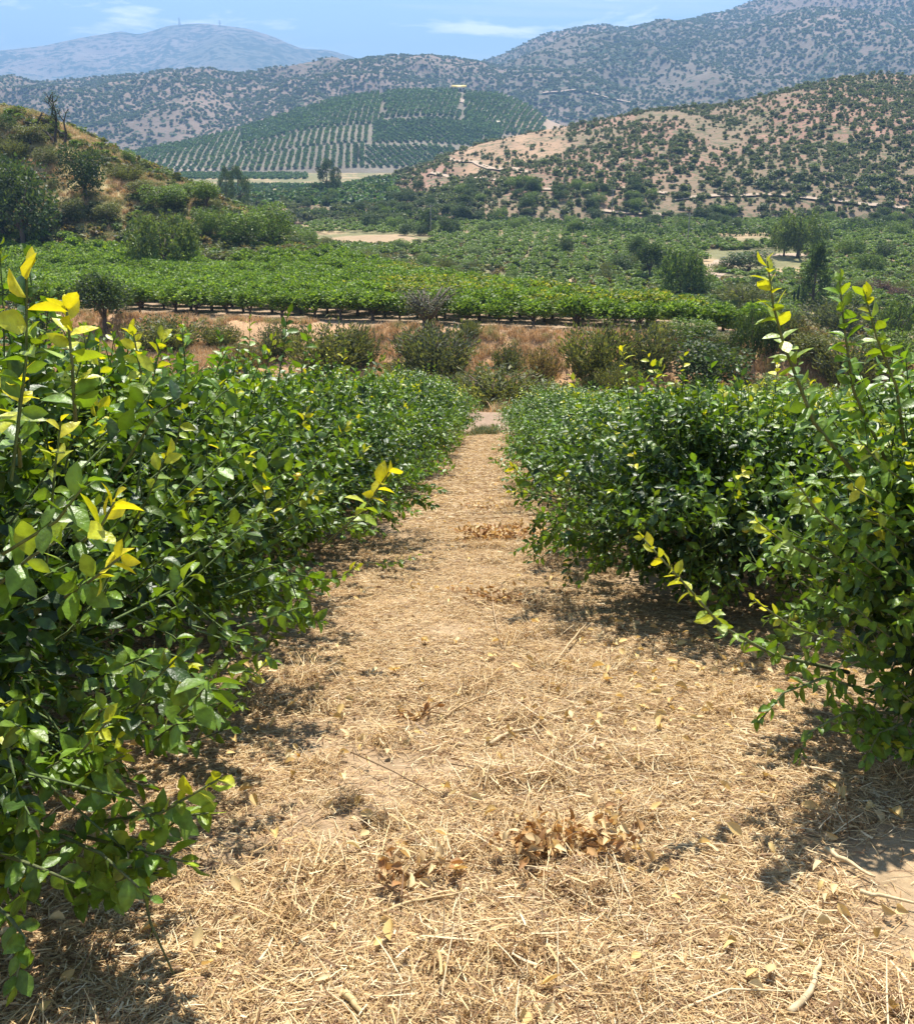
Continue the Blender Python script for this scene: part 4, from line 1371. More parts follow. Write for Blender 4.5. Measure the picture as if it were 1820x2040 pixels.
UT = {
    'round_dark': [unit_tree('round', 500 + i, 3600, .042, DARK) for i in range(3)],
    'round_mid': [unit_tree('round', 510 + i, 3600, .042, MIDG) for i in range(3)],
    'round_olive': [unit_tree('round', 520 + i, 3200, .042, OLIVE) for i in range(2)],
    'tree_dark': [unit_tree('tree', 530 + i, 3800, .042, DARK) for i in range(2)],
    'tree_mid': [unit_tree('tree', 540 + i, 3800, .042, MIDG) for i in range(3)],
    'broom': [unit_tree('broom', 550 + i, 3200, .045, OLIVE) for i in range(4)],
    'broom_grey': [unit_tree('broom', 556 + i, 3000, .045, GREY + OLIVE[:1]) for i in range(3)],
    'broom_brown': [unit_tree('broom', 560 + i, 2800, .045, BROWN) for i in range(2)],
    'weep': [unit_tree('weep', 570 + i, 5200, .036, MIDG + DARK[1:]) for i in range(3)],
    'weep_light': [unit_tree('weep', 576 + i, 5200, .036, [(0.14, 0.185, 0.05), (0.115, 0.16, 0.045), (0.175, 0.215, 0.065)]) for i in range(2)],
    'weep_dark': [unit_tree('weep', 580 + i, 5600, .034, DARK) for i in range(2)],
    'cone': [unit_tree('cone', 590 + i, 3400, .04, DARK) for i in range(2)],
    'tall': [unit_tree('tall', 600 + i, 3600, .036, DARK + [(0.035, 0.06, 0.04)]) for i in range(3)],
    'gnarl': [unit_tree('gnarl', 610, 1500, .035, GREY)],
    'purple': [unit_tree('round', 620, 1800, .045, PURPLE)],
    'gold': [unit_tree('round', 621, 1800, .06, GOLD)],
}
_use = {}


def plant(kind, p, hgt, wid, label, cat='shrub', name='shrub', group=None, trunk=True, rz=None):
    i = _use.get(kind, 0); _use[kind] = i + 1
    cm, tm = UT[kind][i % len(UT[kind])]
    t = bpy.data.objects.new(name, None); COL.objects.link(t)
    t.location = tuple(float(c) for c in p); t.empty_display_size = .5
    t.rotation_euler = (0, 0, random.uniform(0, 6.28) if rz is None else rz)
    t.scale = (wid, wid, hgt)
    tag(t, label, cat, group)
    obj('crown', cm, t)
    if trunk:
        obj('trunk', tm, t)
    return t


def plant_at(kind, vx, vy, hv, wv, label, cat='shrub', name='shrub', group=None, trunk=True, d=None):
    """base point seen at (vx, vy); height and width as measured there"""
    p = drop(vx, vy)
    if p is None:
        return None
    if d is not None:
        q = at(vx, vy, d); p = np.array([q[0], q[1], ground_z(q[0], q[1])])
    k = depth_of(p) / VW
    return plant(kind, p, hv * k * 1.04, wv * k * 1.08, label, cat, name, group, trunk)


# --- gully and dry bank
BANK = [
    ('round_dark', 62, 706, 98, 125, 'dark dome-shaped bush at the left edge behind the yellow-tipped lemon shoots'),
    ('tree_dark', 212, 660, 112, 125, 'dark many-stemmed small tree on the bank left of the orchard front row'),
    ('broom', 330, 700, 66, 150, 'low olive bush on the bank under the left orchard trees'),
    ('broom_grey', 560, 715, 70, 95, 'small grey-brown bush in the dry grass, first along the bank'),
    ('broom', 655, 745, 98, 150, 'yellowish olive broom bush on the dry bank'),
    ('broom_grey', 715, 735, 85, 80, 'dark grey-green bush squeezed behind the yellowish broom bush'),
    ('broom_grey', 872, 752, 105, 165, 'big grey-green bush below the gnarled tree on the bank'),
    ('broom', 985, 815, 82, 195, 'broad olive bush filling the gully at the end of the path'),
    ('broom_grey', 1012, 748, 62, 60, 'small tuft bush alone on the dry grass bank'),
    ('broom_brown', 1078, 765, 70, 75, 'brownish bush on the bank right of the lone tuft'),
    ('broom', 1190, 758, 112, 145, 'tall feathery olive bush on the bank'),
    ('broom_grey', 1285, 752, 100, 120, 'feathery grey-green bush beside the tall olive one'),
    ('round_dark', 1418, 782, 115, 165, 'dark round bush at the end of the dry bank'),
    ('weep_dark', 1500, 722, 100, 85, 'small dark weeping tree behind the dark round bush'),
    ('round_mid', 1390, 800, 40, 130, 'low green bush in front of the dark round bush'),
    ('round_mid', 1560, 812, 62, 130, 'green bush just above the right hedge top'),
    ('round_olive', 1620, 730, 70, 110, 'olive round bush beyond the tall leaning shoots'),
    ('broom_grey', 1690, 770, 90, 130, 'grey-green bush seen between the tall shoots of the lone tree'),
    ('round_mid', 1770, 740, 80, 120, 'green bush above the dirt patch at the right edge'),
    ('broom', 1100, 815, 50, 120, 'low olive bush just behind the right hedge end'),
    ('broom', 830, 800, 55, 120, 'low olive bush just behind the left hedge end'),
    ('gnarl', 852, 662, 100, 135, 'gnarled grey-green tree with open crown on the bank top'),
    ('gold', 1312, 690, 50, 52, 'golden-yellow shrub at the corner of the orchard field'),
    ('round_mid', 1370, 682, 55, 95, 'green bush right of the golden shrub'),
    ('broom', 440, 690, 42, 80, 'small olive tussock bush left on the bank'),
    ('broom_brown', 480, 740, 50, 80, 'low brown bush under the dry bank'),
    ('round_mid', 1440, 660, 48, 90, 'rounded green bush at the field corner by the golden shrub'),
    ('broom_grey', 1560, 690, 70, 80, 'grey bush behind the tallest lemon shoot'),
]
for kd, vx, vy, hv, wv, lab in BANK:
    hv *= 1.12; wv *= 1.15
    plant_at(kd, vx, vy, hv, wv, lab, 'shrub' if kd not in ('gnarl', 'weep_dark', 'tree_dark') else 'tree', 'shrub' if kd not in ('gnarl', 'weep_dark', 'tree_dark') else 'tree')

# smaller bushes that fill the bank and the gully between the named ones
r = np.random.default_rng(52)
cnt = 0
ZONE = ((300, 'left end of the bank'), (620, 'bank left of the yellowish broom bush'), (800, 'bank by the yellowish broom bush'), (960, 'bank below the gnarled tree'), (1120, 'gully beyond the path end'),
        (1300, 'bank by the tall feathery bush'), (1480, 'bank by the dark round bush'), (1900, 'gully behind the lone lemon tree'))
for q in range(900):
    x = r.uniform(-45, 40); y = r.uniform(45, 80)
    pf = (x - FA[0]) * _fn[0] + (y - FA[1]) * _fn[1]
    z = h1(x, y); vx, vy, dz = to_view((x, y, z))
    if pf < .8 or not (-20 < vx < 1840) or cnt >= 18 or vy < 640 or vy > 850:
        continue
    if fbm(np.array([x * .16 + 4]), np.array([y * .16]), 3)[0] + .02 * pf < .5:
        continue
    cnt += 1
    s = r.uniform(.7, 2.2)
    kd = ['broom', 'broom', 'round_olive', 'broom', 'round_olive', 'round_olive'][int(r.integers(0, 6))]
    nm = {'broom': 'olive feathery', 'broom_grey': 'grey-green feathery', 'broom_brown': 'brownish', 'round_olive': 'olive rounded'}[kd]
    plant(kd, (x, y, z - .08), s * r.uniform(.7, 1.15), s * r.uniform(1.0, 1.7),
          '%s %s bush, %s part of the %s' % ('small' if s < 1.2 else 'taller' if s > 1.8 else 'low', nm, 'lower' if vy > 740 else 'upper', next(t_ for lim, t_ in ZONE if vx < lim)), 'shrub', 'shrub', 'bushes on the bank and in the gully')

# --- valley on the right and middle
VALLEY = [
    ('weep', 1355, 590, 95, 95, 'leafy weeping tree right of the orchard field', 'tree'),
    ('round_mid', 1385, 592, 70, 80, 'round green tree leaning against the weeping tree', 'tree'),
    ('tree_dark', 1292, 556, 80, 72, 'dark tree with bare trunk above the weeping tree', 'tree'),
    ('tree_dark', 1265, 520, 52, 48, 'dark round tree behind the bare-trunked one', 'tree'),
    ('cone', 1616, 612, 118, 82, 'dark conical conifer beside the valley road', 'conifer'),
    ('weep_light', 1588, 513, 92, 112, 'large weeping willow by the valley road', 'tree'),
    ('weep_dark', 1560, 510, 70, 60, 'dark tree in the shade beside the large willow', 'tree'),
    ('round_mid', 1690, 512, 52, 62, 'round green tree right of the willow', 'tree'),
    ('round_dark', 1760, 520, 40, 50, 'small dark tree in the plantation right of the willow', 'tree'),
    ('purple', 1745, 590, 42, 60, 'purplish red-leaved shrub at the roadside', 'shrub'),
    ('purple', 1790, 600, 36, 60, 'second purplish shrub at the right edge', 'shrub'),
    ('round_dark', 1490, 540, 45, 130, 'wide dark bush inside the bend of the valley road', 'shrub'),
    ('round_dark', 1240, 545, 45, 70, 'dark bush at the far corner of the field', 'shrub'),
    ('round_dark', 1128, 508, 38, 36, 'lone dark round tree among pale valley rows', 'tree'),
    ('tall', 852, 468, 48, 40, 'dark upright tree by the valley terraces', 'tree'),
    ('round_dark', 890, 470, 40, 45, 'dark round tree next to the upright one on the terraces', 'tree'),
    ('round_mid', 800, 500, 26, 46, 'small green bush by the bare strip of field', 'shrub'),
    ('round_mid', 950, 512, 24, 60, 'low green bush at the end of the bare strip', 'shrub'),
    ('broom', 1480, 612, 52, 120, 'olive scrub below the road bend', 'shrub'),
    ('round_mid', 1540, 640, 50, 110, 'green scrub left of the conical conifer', 'shrub'),
    ('broom_grey', 1660, 660, 70, 120, 'grey scrub under the conical conifer', 'shrub'),
    ('round_mid', 1700, 620, 50, 90, 'green bush right of the conical conifer', 'shrub'),
    ('weep', 1790, 690, 95, 110, 'large grey-green bush at the right edge below the plantation', 'shrub'),
    ('round_olive', 1440, 700, 45, 90, 'olive bush on the slope under the weeping tree', 'shrub'),
    ('round_dark', 1500, 585, 30, 40, 'small dark shrub in the gap by the dirt track', 'shrub'),
    ('broom_brown', 1600, 690, 50, 100, 'brown bramble bush under the conifer', 'shrub'),
    ('weep', 1730, 545, 40, 60, 'bushy tree at the edge of the plantation', 'tree'),
    ('round_dark', 1640, 480, 26, 40, 'dark tree on the terrace above the willow', 'tree'),
    ('tree_mid', 1145, 470, 34, 44, 'green tree on the terraces below the hill track', 'tree'),
    ('round_mid', 1020, 560, 26, 40, 'bush standing in the corner of the pale rows', 'shrub'),
]
for kd, vx, vy, hv, wv, lab, cat in VALLEY:
    plant_at(kd, vx, vy, hv, wv, lab, cat, cat if cat != 'conifer' else 'conifer_tree')

# --- left hillside and the trees at its foot
LEFT = [
    ('round_dark', 50, 492, 195, 175, 'huge dark dense tree at the left edge of the hillside', 'tree'),
    ('round_dark', 8, 480, 170, 120, 'dark dense tree cut by the left picture edge', 'tree'),
    ('round_dark', 172, 398, 112, 112, 'dark overhanging tree half way up the dry hillside', 'tree'),
    ('weep_light', 330, 545, 122, 150, 'big round light green willow in the orchard', 'tree'),
    ('round_mid', 545, 487, 100, 100, 'tall rounded tree at the end of the hillside', 'tree'),
    ('round_mid', 480, 492, 80, 120, 'bushy rounded tree leaning on the tall one', 'tree'),
    ('round_mid', 415, 470, 62, 70, 'green tree left of the rounded pair', 'tree'),
    ('tree_mid', 412, 418, 62, 66, 'green tree on the lower crest of the hillside', 'tree'),
    ('round_mid', 320, 412, 52, 110, 'broad green bush on the hillside above the yellow grass', 'shrub'),
    ('round_mid', 258, 330, 34, 36, 'small round tree on the skyline of the hillside', 'tree'),
    ('round_olive', 60, 285, 40, 90, 'olive scrub on the upper hillside near the half-dead tree', 'shrub'),
    ('round_olive', 215, 440, 42, 70, 'olive bush on the yellow grass of the hillside', 'shrub'),
    ('round_olive', 150, 440, 50, 70, 'olive bush between the huge dark tree and the yellow grass', 'shrub'),
    ('round_dark', 12, 262, 38, 50, 'dark shrub on the crest at the left edge', 'shrub'),
    ('round_mid', 610, 490, 34, 50, 'low green bush right of the tall rounded tree', 'shrub'),
    ('round_olive', 280, 390, 36, 70, 'olive scrub under the skyline tree', 'shrub'),
    ('round_mid', 360, 390, 30, 60, 'green shrub on the descending crest', 'shrub'),
    ('round_olive', 95, 330, 40, 60, 'pale olive shrub below the half-dead tree', 'shrub'),
    ('round_dark', 470, 460, 46, 56, 'dark shrub behind the bushy rounded tree', 'shrub'),
    ('broom', 30, 315, 40, 60, 'feathery scrub on the crest above the huge dark tree', 'shrub'),
    ('broom', 250, 360, 34, 80, 'feathery scrub on the crest left of the skyline tree', 'shrub'),
]
for kd, vx, vy, hv, wv, lab, cat in LEFT:
    plant_at(kd, vx, vy, hv, wv, lab, cat, cat)
# the half-dead tree on the crest: forked bare limbs, leaves left on one side
p = drop(112, 288)
k = depth_of(p) / VW
t = bpy.data.objects.new('bare_tree', None); COL.objects.link(t); t.location = tuple(float(c) for c in p - [0, 0, .3])
tag(t, 'half-dead bare tree with forked dark limbs on the crest of the dry hillside', 'tree')
wd = MB(); tips = []
r = np.random.default_rng(17)


def fork(b0, d, ln, rad, lev):
    e = b0 + d * ln
    m = (b0 + e) / 2 + r.normal(size=3) * ln * .07
    wd.tube([b0 - d * rad, m, e], [rad, rad * .82, rad * .62], 6, np.array([0.07, 0.055, 0.045]))
    if lev == 0:
        tips.append(e); return
    for q in range(2 if lev > 1 else 3):
        d2 = unit(d + r.normal(size=3) * np.array([.75, .45, .35]) + [0, 0, .10])
        fork(e, d2, ln * r.uniform(.6, .85), rad * .6, lev - 1)


for dx_, up_, ln in ((-.5, 1, 24), (.1, 1, 30), (.75, 1, 24)):
    fork(np.array([dx_ * 6 * k, 0, 0]), unit(np.array([dx_, .1, up_])), ln * 1.25 * k, 3.6 * k, 3)
obj('trunk', wd.mesh('trunk', [M_BARK], True), t)
tips = np.array(tips); tips = tips[tips[:, 0] > -2 * k]
n = 420
P = tips[r.integers(0, len(tips), n)] * r.uniform(.55, 1.02, (n, 1)) + r.normal(size=(n, 3)) * 2.6 * k
D = rdir(n, r); S, N = leaf_frames(D, r, .3)
mb = MB(); quads(mb, P, D, S, np.full(n, 3.2 * k), np.full(n, 1.9 * k), leafcols(n, r, DARK), N)
obj('crown', mb.mesh('crown', [M_FOL]), t)
FAR_TREES = [
    ('tall', 478, 420, 76, 62, 'tall blue-dark eucalyptus group behind the hillside crest', 300),
    ('tall', 455, 420, 60, 40, 'narrow dark eucalyptus beside the taller group', 310),
    ('tall', 652, 378, 62, 56, 'single dark eucalyptus in front of the striped plantation', 440),
    ('tall', 670, 376, 44, 34, 'lower dark tree touching the single eucalyptus', 445),
    ('tall', 712, 318, 32, 18, 'thin dark tree among the knoll rows', 900),
    ('round_dark', 860, 345, 18, 26, 'dark tree at the foot of the knoll', 760),
]
for kd, vx, vy, hv, wv, lab, d in FAR_TREES:
    p = drop(vx, vy)
    q = at(vx, vy, d); p = np.array([q[0], q[1], ground_z(q[0], q[1])])
    k = depth_of(p) / VW
    top = at(vx, vy - hv, d)[2]
    plant(kd, p, max(top - p[2], hv * k), wv * k, lab, 'tree', 'tree')

# --- hillside scrub that can be told apart
r = np.random.default_rng(44)
LOOK = {'round_olive': 'olive rounded scrub bush', 'round_mid': 'green rounded bush', 'broom': 'feathery olive bush', 'broom_brown': 'brownish dry bush', 'broom_grey': 'feathery grey bush', 'round_dark': 'dark rounded bush'}
cnt = 0
for q in range(900):
    x = r.uniform(-95, -25); y = r.uniform(130, 178)
    z = h1(x, y); vx, vy, dz = to_view((x, y, z))
    if not (-30 < vx < 470 and 225 < vy < 470) or cnt >= 60:
        continue
    if fbm(np.array([x * .07 + 5]), np.array([y * .07]), 4)[0] < 0.40 and r.random() < .75:
        continue
    cnt += 1
    s = r.uniform(1.2, 3.0)
    kd = ['round_olive', 'broom', 'broom', 'round_olive', 'round_olive'][int(r.integers(0, 5))]
    plant(kd, (x, y, z - .1), s * r.uniform(.6, .9), s * r.uniform(1.0, 1.5),
          '%s on the %s dry grass hillside, %s' % (LOOK[kd], 'upper' if vy < 320 else 'middle' if vy < 400 else 'lower', 'near the huge dark tree' if vx < 160 else 'by the overhanging tree' if vx < 300 else 'towards the rounded pair of trees'), 'shrub', 'shrub', 'scrub on the left hillside', False)
# --- scrub along the gully and on the right-hand valley slope
cnt = 0
for q in range(2500):
    x = r.uniform(-30, 110); y = r.uniform(44, 215)
    pr = (x - FB[0]) * _rn[0] + (y - FB[1]) * _rn[1]; pf = (x - FA[0]) * _fn[0] + (y - FA[1]) * _fn[1]
    if pr < 2 and y > 50 - 0:
        continue
    z = h1(x, y); vx, vy, dz = to_view((x, y, z))
    if not (-20 < vx < 1850) or cnt >= 110:
        continue
    if vx > 1380 and 495 < vy < 560 and r.random() < .75:
        continue
    if fbm(np.array([x * .05]), np.array([y * .05]), 3)[0] < .42:
        continue
    cnt += 1
    s = r.uniform(1.6, 3.8)
    kd = ['round_olive', 'round_mid', 'broom', 'broom_grey', 'round_dark', 'round_mid'][int(r.integers(0, 6))]
    plant(kd, (x, y, z - .1), s * r.uniform(.7, 1.05), s * r.uniform(1.1, 1.7),
          '%s on the valley slope, %s' % (LOOK[kd], ('below the orchard field' if vx < 1300 else 'between field and road bend' if vx < 1500 else 'under the conical conifer' if vx < 1680 else 'near the right picture edge')
                                          + (', far' if vy < 560 else ', close' if vy > 690 else '')), 'shrub', 'shrub', 'scrub on the valley slope', False)

# ------------------------------------------------------------------ the orchard field on the terrace
FT = [unit_tree('field', 700 + i, 1900, .072, FIELD) for i in range(5)] + [unit_tree('field', 720 + i, 1900, .072, FIELDY) for i in range(2)]
r = np.random.default_rng(61)


def orchard_tree(p, i, s, wid, label, group):
    cm, tm = FT[i]
    t = bpy.data.objects.new('orchard_tree', None); COL.objects.link(t)
    t.location = tuple(float(c) for c in p); t.rotation_euler = (0, 0, r.uniform(0, 6.28)); t.scale = (wid, wid, s)
    t.empty_display_size = .5
    tag(t, label, 'fruit tree', group)
    obj('crown', cm, t); obj('trunk', tm, t)


cells = []
for a in np.arange(-44, 62, 2.7):              # along the front edge
    for bk, b_ in enumerate(np.arange(3.3, 62, 3.1)):
        p2 = FA + _fd * (a + r.normal() * .2) - _fn * (b_ + r.normal() * .2)
        pr = (p2[0] - FB[0]) * _rn[0] + (p2[1] - FB[1]) * _rn[1]
        if pr > -1.0:
            continue
        if p2[1] + .25 * (p2[0] + 60) > 131:
            continue
        vx, vy, z = to_view((p2[0], p2[1], h1(*p2)))
        if -60 < vx < VW + 60:
            cells.append((bk, vx, z, p2))
front = sorted([c for c in cells if c[0] == 0], key=lambda c: c[1])
for n_, c in enumerate(front):
    p2 = c[3]; s = r.uniform(2.5, 3.1)
    orchard_tree((p2[0], p2[1], h1(*p2) - .03), int(r.integers(0, 5)), s, s * r.uniform(1.3, 1.6), '%s fruit tree from the left in the front row along the bank' % ORD[n_], 'front row of the orchard field')
rest = sorted([c for c in cells if c[0] > 0], key=lambda c: c[2])
rank = {}
for bk in {c[0] for c in rest}:
    for n_, c in enumerate(sorted([c for c in rest if c[0] == bk], key=lambda c: c[1])):
        rank[id(c)] = n_
for c in rest[:270]:
    p2 = c[3]; s = r.uniform(2.5, 3.2)
    yl = fbm(np.array([p2[0] * .11 + 2]), np.array([p2[1] * .11]), 3)[0] > .52 and c[1] > 680
    orchard_tree((p2[0], p2[1], h1(*p2) - .03), int(5 + r.integers(0, 2)) if yl else int(r.integers(0, 5)), s, s * r.uniform(1.4, 1.65),
                 '%s fruit tree from the left, %s row of the orchard field canopy' % (('yellowing ' if yl else 'green ') + ORD[rank[id(c)]], ORD[c[0]]), 'orchard field beyond the bank')
low = [unit_tree('field', 740 + i, 420, .14, FIELD)[0] for i in range(4)]
P = np.array([[c[3][0], c[3][1], h1(*c[3])] for c in rest[270:]] or [[0, 100, h1(0, 100)]]); n = len(P)
# second block of the orchard, behind the field, up to the foot of the hillside
Q = []
for x in np.arange(-110, 6, 3.0):
    for y in np.arange(108, 175, 3.4):
        x2 = x + r.normal() * .4; y2 = y + r.normal() * .3
        pf = (x2 - FA[0]) * _fn[0] + (y2 - FA[1]) * _fn[1]; pr = (x2 - FB[0]) * _rn[0] + (y2 - FB[1]) * _rn[1]
        if pr > 2 or y2 + .25 * (x2 + 60) < 131.5 or (x2 < -20 and y2 + .25 * (x2 + 60) > 143) or fbm(np.array([x2 * .06]), np.array([y2 * .06]), 2)[0] < .27:
            continue
        Q.append((x2, y2, h1(x2, y2)))
P = np.vstack([P, np.array(Q)]); n = len(P)
sc = np.column_stack([r.uniform(3.0, 4.0, n), r.uniform(3.0, 4.0, n), r.uniform(2.2, 3.0, n)])
scatter('orchard_foliage', P, np.column_stack([np.zeros(n), np.zeros(n), r.uniform(0, 6.28, n)]), sc, r.integers(0, 4, n), low, 'darker block of orchard canopy behind the field at the foot of the hillside', 'orchard')
# valley-floor plantations in rows
P = []
for x in np.arange(-70, 260, 3.6):
    for y in np.arange(150, 352, 4.4):
        x2 = x + r.normal() * .5 + (y - 150) * .12; y2 = y + r.normal() * .25
        pr = (x2 - FB[0]) * _rn[0] + (y2 - FB[1]) * _rn[1]
        if pr < 26 and y2 < 205 or y2 < 205 and x2 < 10:
            continue
        vx, vy, z = to_view((x2, y2, h1(x2, y2)))
        if not (560 < vx < 1860) or fbm(np.array([x2 * .022 + 1]), np.array([y2 * .022]), 3)[0] < .30:
            continue
        if 625 < vx < 860 and 466 < vy < 494 or 735 < vx < 840 and 510 < vy < 532 or 1405 < vx < 1600 and 498 < vy < 548:
            continue
        P.append((x2, y2, h1(x2, y2)))
P = np.array(P); n = len(P)
lowp = [unit_tree('field', 760 + i, 200, .2, [(0.135, 0.20, 0.048), (0.17, 0.235, 0.055), (0.205, 0.265, 0.065)])[0] for i in range(4)]
sc = np.column_stack([r.uniform(3.0, 4.2, n), r.uniform(2.6, 3.4, n), r.uniform(1.6, 2.5, n)])
scatter('plantation_foliage', P, np.column_stack([np.zeros(n), np.zeros(n), r.normal(size=n) * .2]), sc, r.integers(0, 4, n), lowp, 'pale green plantation rows covering the valley floor', 'plantation')

# ------------------------------------------------------------------ dry grass on the bank, gully and hillside
def grass_mesh(seed, n, h, cols):
    r2 = np.random.default_rng(seed)
    a = r2.uniform(0, 6.283, n); ti = r2.random(n) ** .7 * 0.7
    b0 = r2.normal(size=(n, 3)) * [.16, .16, 0]
    L = h * r2.uniform(.5, 1.15, n)
    d = np.column_stack([np.cos(a) * np.sin(ti), np.sin(a) * np.sin(ti), np.cos(ti)])
    s = np.column_stack([-np.sin(a), np.cos(a), np.zeros(n)]) * .012
    m = b0 + d * L[:, None] * .6; e = m + unit(d + np.column_stack([np.cos(a), np.sin(a), -.3 * np.ones(n)]) * .5) * L[:, None] * .45
    V = np.stack([b0 - s, b0 + s, m + s * .8, m - s * .8, e], axis=1)
    o = (np.arange(n) * 5)[:, None, None]
    Qd = (np.array([[0, 1, 2, 3]])[None] + o).reshape(-1, 4); Td = (np.array([[3, 2, 4]])[None] + o).reshape(-1, 3)
    C = np.asarray(cols)[r2.integers(0, len(cols), n)] * r2.uniform(.75, 1.25, (n, 1))
    return mk_mesh('grass', V.reshape(-1, 3), [Td, Qd], np.repeat(C, 5, axis=0), [M_STRAW])


GC = [(0.65, 0.46, 0.245), (0.57, 0.38, 0.19), (0.48, 0.305, 0.15), (0.72, 0.54, 0.32), (0.42, 0.25, 0.125)]
gp = [grass_mesh(800 + i, 70, .42, GC) for i in range(5)] + [grass_mesh(806 + i, 70, .42, [(0.34, 0.33, 0.13), (0.44, 0.39, 0.17), (0.26, 0.27, 0.10), (0.52, 0.43, 0.20)]) for i in range(3)]
x = r.uniform(-58, 60, 22000); y = r.uniform(39.8, 86, 22000)
pf = (x - FA[0]) * _fn[0] + (y - FA[1]) * _fn[1]
ok = (pf > -1.0) & (fbm(x * .25, y * .25, 3) > .40) & (np.abs(x) < y * .62 + 4)
x, y = x[ok], y[ok]
x2 = r.uniform(-100, -15, 7000); y2 = r.uniform(136, 180, 7000)
ok = (fbm(x2 * .07 + 5, y2 * .07, 4) < .55)
x = np.concatenate([x, x2[ok]]); y = np.concatenate([y, y2[ok]])
P = np.column_stack([x, y, H(x, y)]); n = len(P)
scatter('dry_grass', P, np.column_stack([np.zeros(n), np.zeros(n), r.uniform(0, 6.28, n)]), r.uniform(.7, 1.5, n) * np.where(y > 120, 1.6, 1), np.where(y > 120, r.integers(3, 8, n), r.integers(0, 6, n)), gp,
        'tawny dry grass over the bank and the hillside', 'grass')
# low olive shrublets between the taller scrub
sp_ = [unit_tree('round', 860 + i, 90, .26, c_)[0] for i, c_ in enumerate((OLIVE, MIDG, GREY, BROWN, OLIVE))]
x = np.concatenate([r.uniform(-100, -10, 2600), r.uniform(-40, 130, 9500)]); y = np.concatenate([r.uniform(130, 185, 2600), r.uniform(44, 260, 9500)])
pr = (x - FB[0]) * _rn[0] + (y - FB[1]) * _rn[1]; pf = (x - FA[0]) * _fn[0] + (y - FA[1]) * _fn[1]
hs = (y + .25 * (x + 60) > 138) & (x < -8) & (fbm(x * .07 + 5, y * .07, 4) > .40)
vl = ((pr > 1.5) | (y > 195)) & (fbm(x * .05 + 2, y * .05, 3) > .36) & (np.abs(x) < y * .6 + 5)
P = np.column_stack([x, y, H(x, y)]); vv = np.array([to_view(q)[:2] for q in P])
rd_ = (vv[:, 0] > 1400) & (vv[:, 0] < 1600) & (vv[:, 1] > 500) & (vv[:, 1] < 560)
ok = (hs | vl) & ~rd_ & (y > 46)
P = P[ok]; n = len(P); s = r.uniform(.6, 1.9, n)
scatter('scrub_foliage', P - [0, 0, .08], np.column_stack([np.zeros(n), np.zeros(n), r.uniform(0, 6.28, n)]), np.column_stack([s * 1.5, s * 1.5, s]), r.integers(0, 5, n), sp_,
        'low olive and brown shrublets between the taller scrub', 'scrub')
# green weed by the end of the path
gw = [grass_mesh(830 + i, 60, .3, [(0.10, 0.16, 0.06), (0.14, 0.19, 0.08), (0.30, 0.26, 0.10)]) for i in range(2)]
P = np.array([on_ground(vx + r.normal() * 12, 862 + r.normal() * 4, 0) for vx in [965] * 26]); n = len(P)
scatter('weeds', P, np.column_stack([np.zeros(n), np.zeros(n), r.uniform(0, 6.28, n)]), r.uniform(.6, 1.1, n), r.integers(0, 2, n), gw, 'small patch of green weeds where the path ends', 'weeds')

# ------------------------------------------------------------------ scrub on the hills
SC = [unit_tree('round', 900 + i, 150, .22, [(0.11, 0.14, 0.06), (0.135, 0.165, 0.07), (0.165, 0.185, 0.085)])[0] for i in range(5)] + [unit_tree('round', 910 + i, 130, .22, GREY)[0] for i in range(2)]
r = np.random.default_rng(71)
N_ = 24000
u = r.uniform(430, 1990, N_); t = r.random(N_) ** .9 * 1.03
P = hill_point('right', u, t)
dens = .50 + .5 * (fbm(P[:, 0] / 18 + 3, P[:, 1] / 30, 4) - .5)
kp = (dens + .16 * sstep(1500, 1800, u) + .10 * sstep(.88, .98, t) + .10 * (1 - sstep(.0, .35, t)) > r.uniform(.36, .72, N_))
ex = (u > 905) & (u < 1130) & (t > .55) & (t < .985)
kp &= ~(ex & (r.random(N_) < .80))
P = P[kp]; u = u[kp]; t = t[kp]; n = len(P)
sz = r.uniform(.6, 1.7, n) ** 1.1 * (1 + .8 * (r.random(n) < .16)) * np.where(t < .3, 1.1, 1.0)
score = sz / P[:, 1]
vis = np.array([0 < to_view(p)[0] < VW for p in P])
order = np.argsort(-np.where(vis, score, 0))
ind = order[:290]
szq = np.quantile(sz[ind], [.34, .67])
for i in ind:
    o = obj('hill_shrub', SC[int(r.integers(0, 7))], None, P[i] - [0, 0, .15], (0, 0, r.uniform(0, 6.28)), (sz[i] * 1.5, sz[i] * 1.5, sz[i] * 1.15))
    zn = next(t_ for lim, t_ in ((640, 'by the single eucalyptus'), (800, 'left of the excavated slope'), (940, 'below the excavated slope'), (1080, 'under the excavated slope'), (1200, 'right of the excavated slope'),
                                 (1330, 'above the dirt lane'), (1450, 'above the hill track'), (1550, 'left of the willow'), (1660, 'above the willow'), (1750, 'right of the willow'), (3000, 'towards the right picture edge')) if u[i] < lim)
    bd_ = 'crest' if t[i] > .9 else 'upper slope' if t[i] > .7 else 'high middle slope' if t[i] > .5 else 'low middle slope' if t[i] > .3 else 'lower slope' if t[i] > .15 else 'foot'
    tag(o, '%s shrub, %s of dry hill, %s' % ('broad dark' if sz[i] > szq[1] else 'round dark' if sz[i] > szq[0] else 'smaller dark', bd_, zn), 'shrub', 'shrubs on the dry hill')
m = np.ones(n, bool); m[ind] = False
P = P[m]; sz = sz[m]; n = len(P)
scatter('hill_scrub_foliage', P - [0, 0, .15], np.column_stack([np.zeros(n), np.zeros(n), r.uniform(0, 6.28, n)]), np.column_stack([sz * 1.45, sz * 1.45, sz * 1.1]), r.integers(0, 7, n), SC,
        'smaller scrub speckling the dry hill with dirt tracks', 'scrub')
SC2 = [unit_tree('round', 930 + i, 30, .5, [(0.095, 0.125, 0.06), (0.12, 0.145, 0.07)])[0] for i in range(5)]


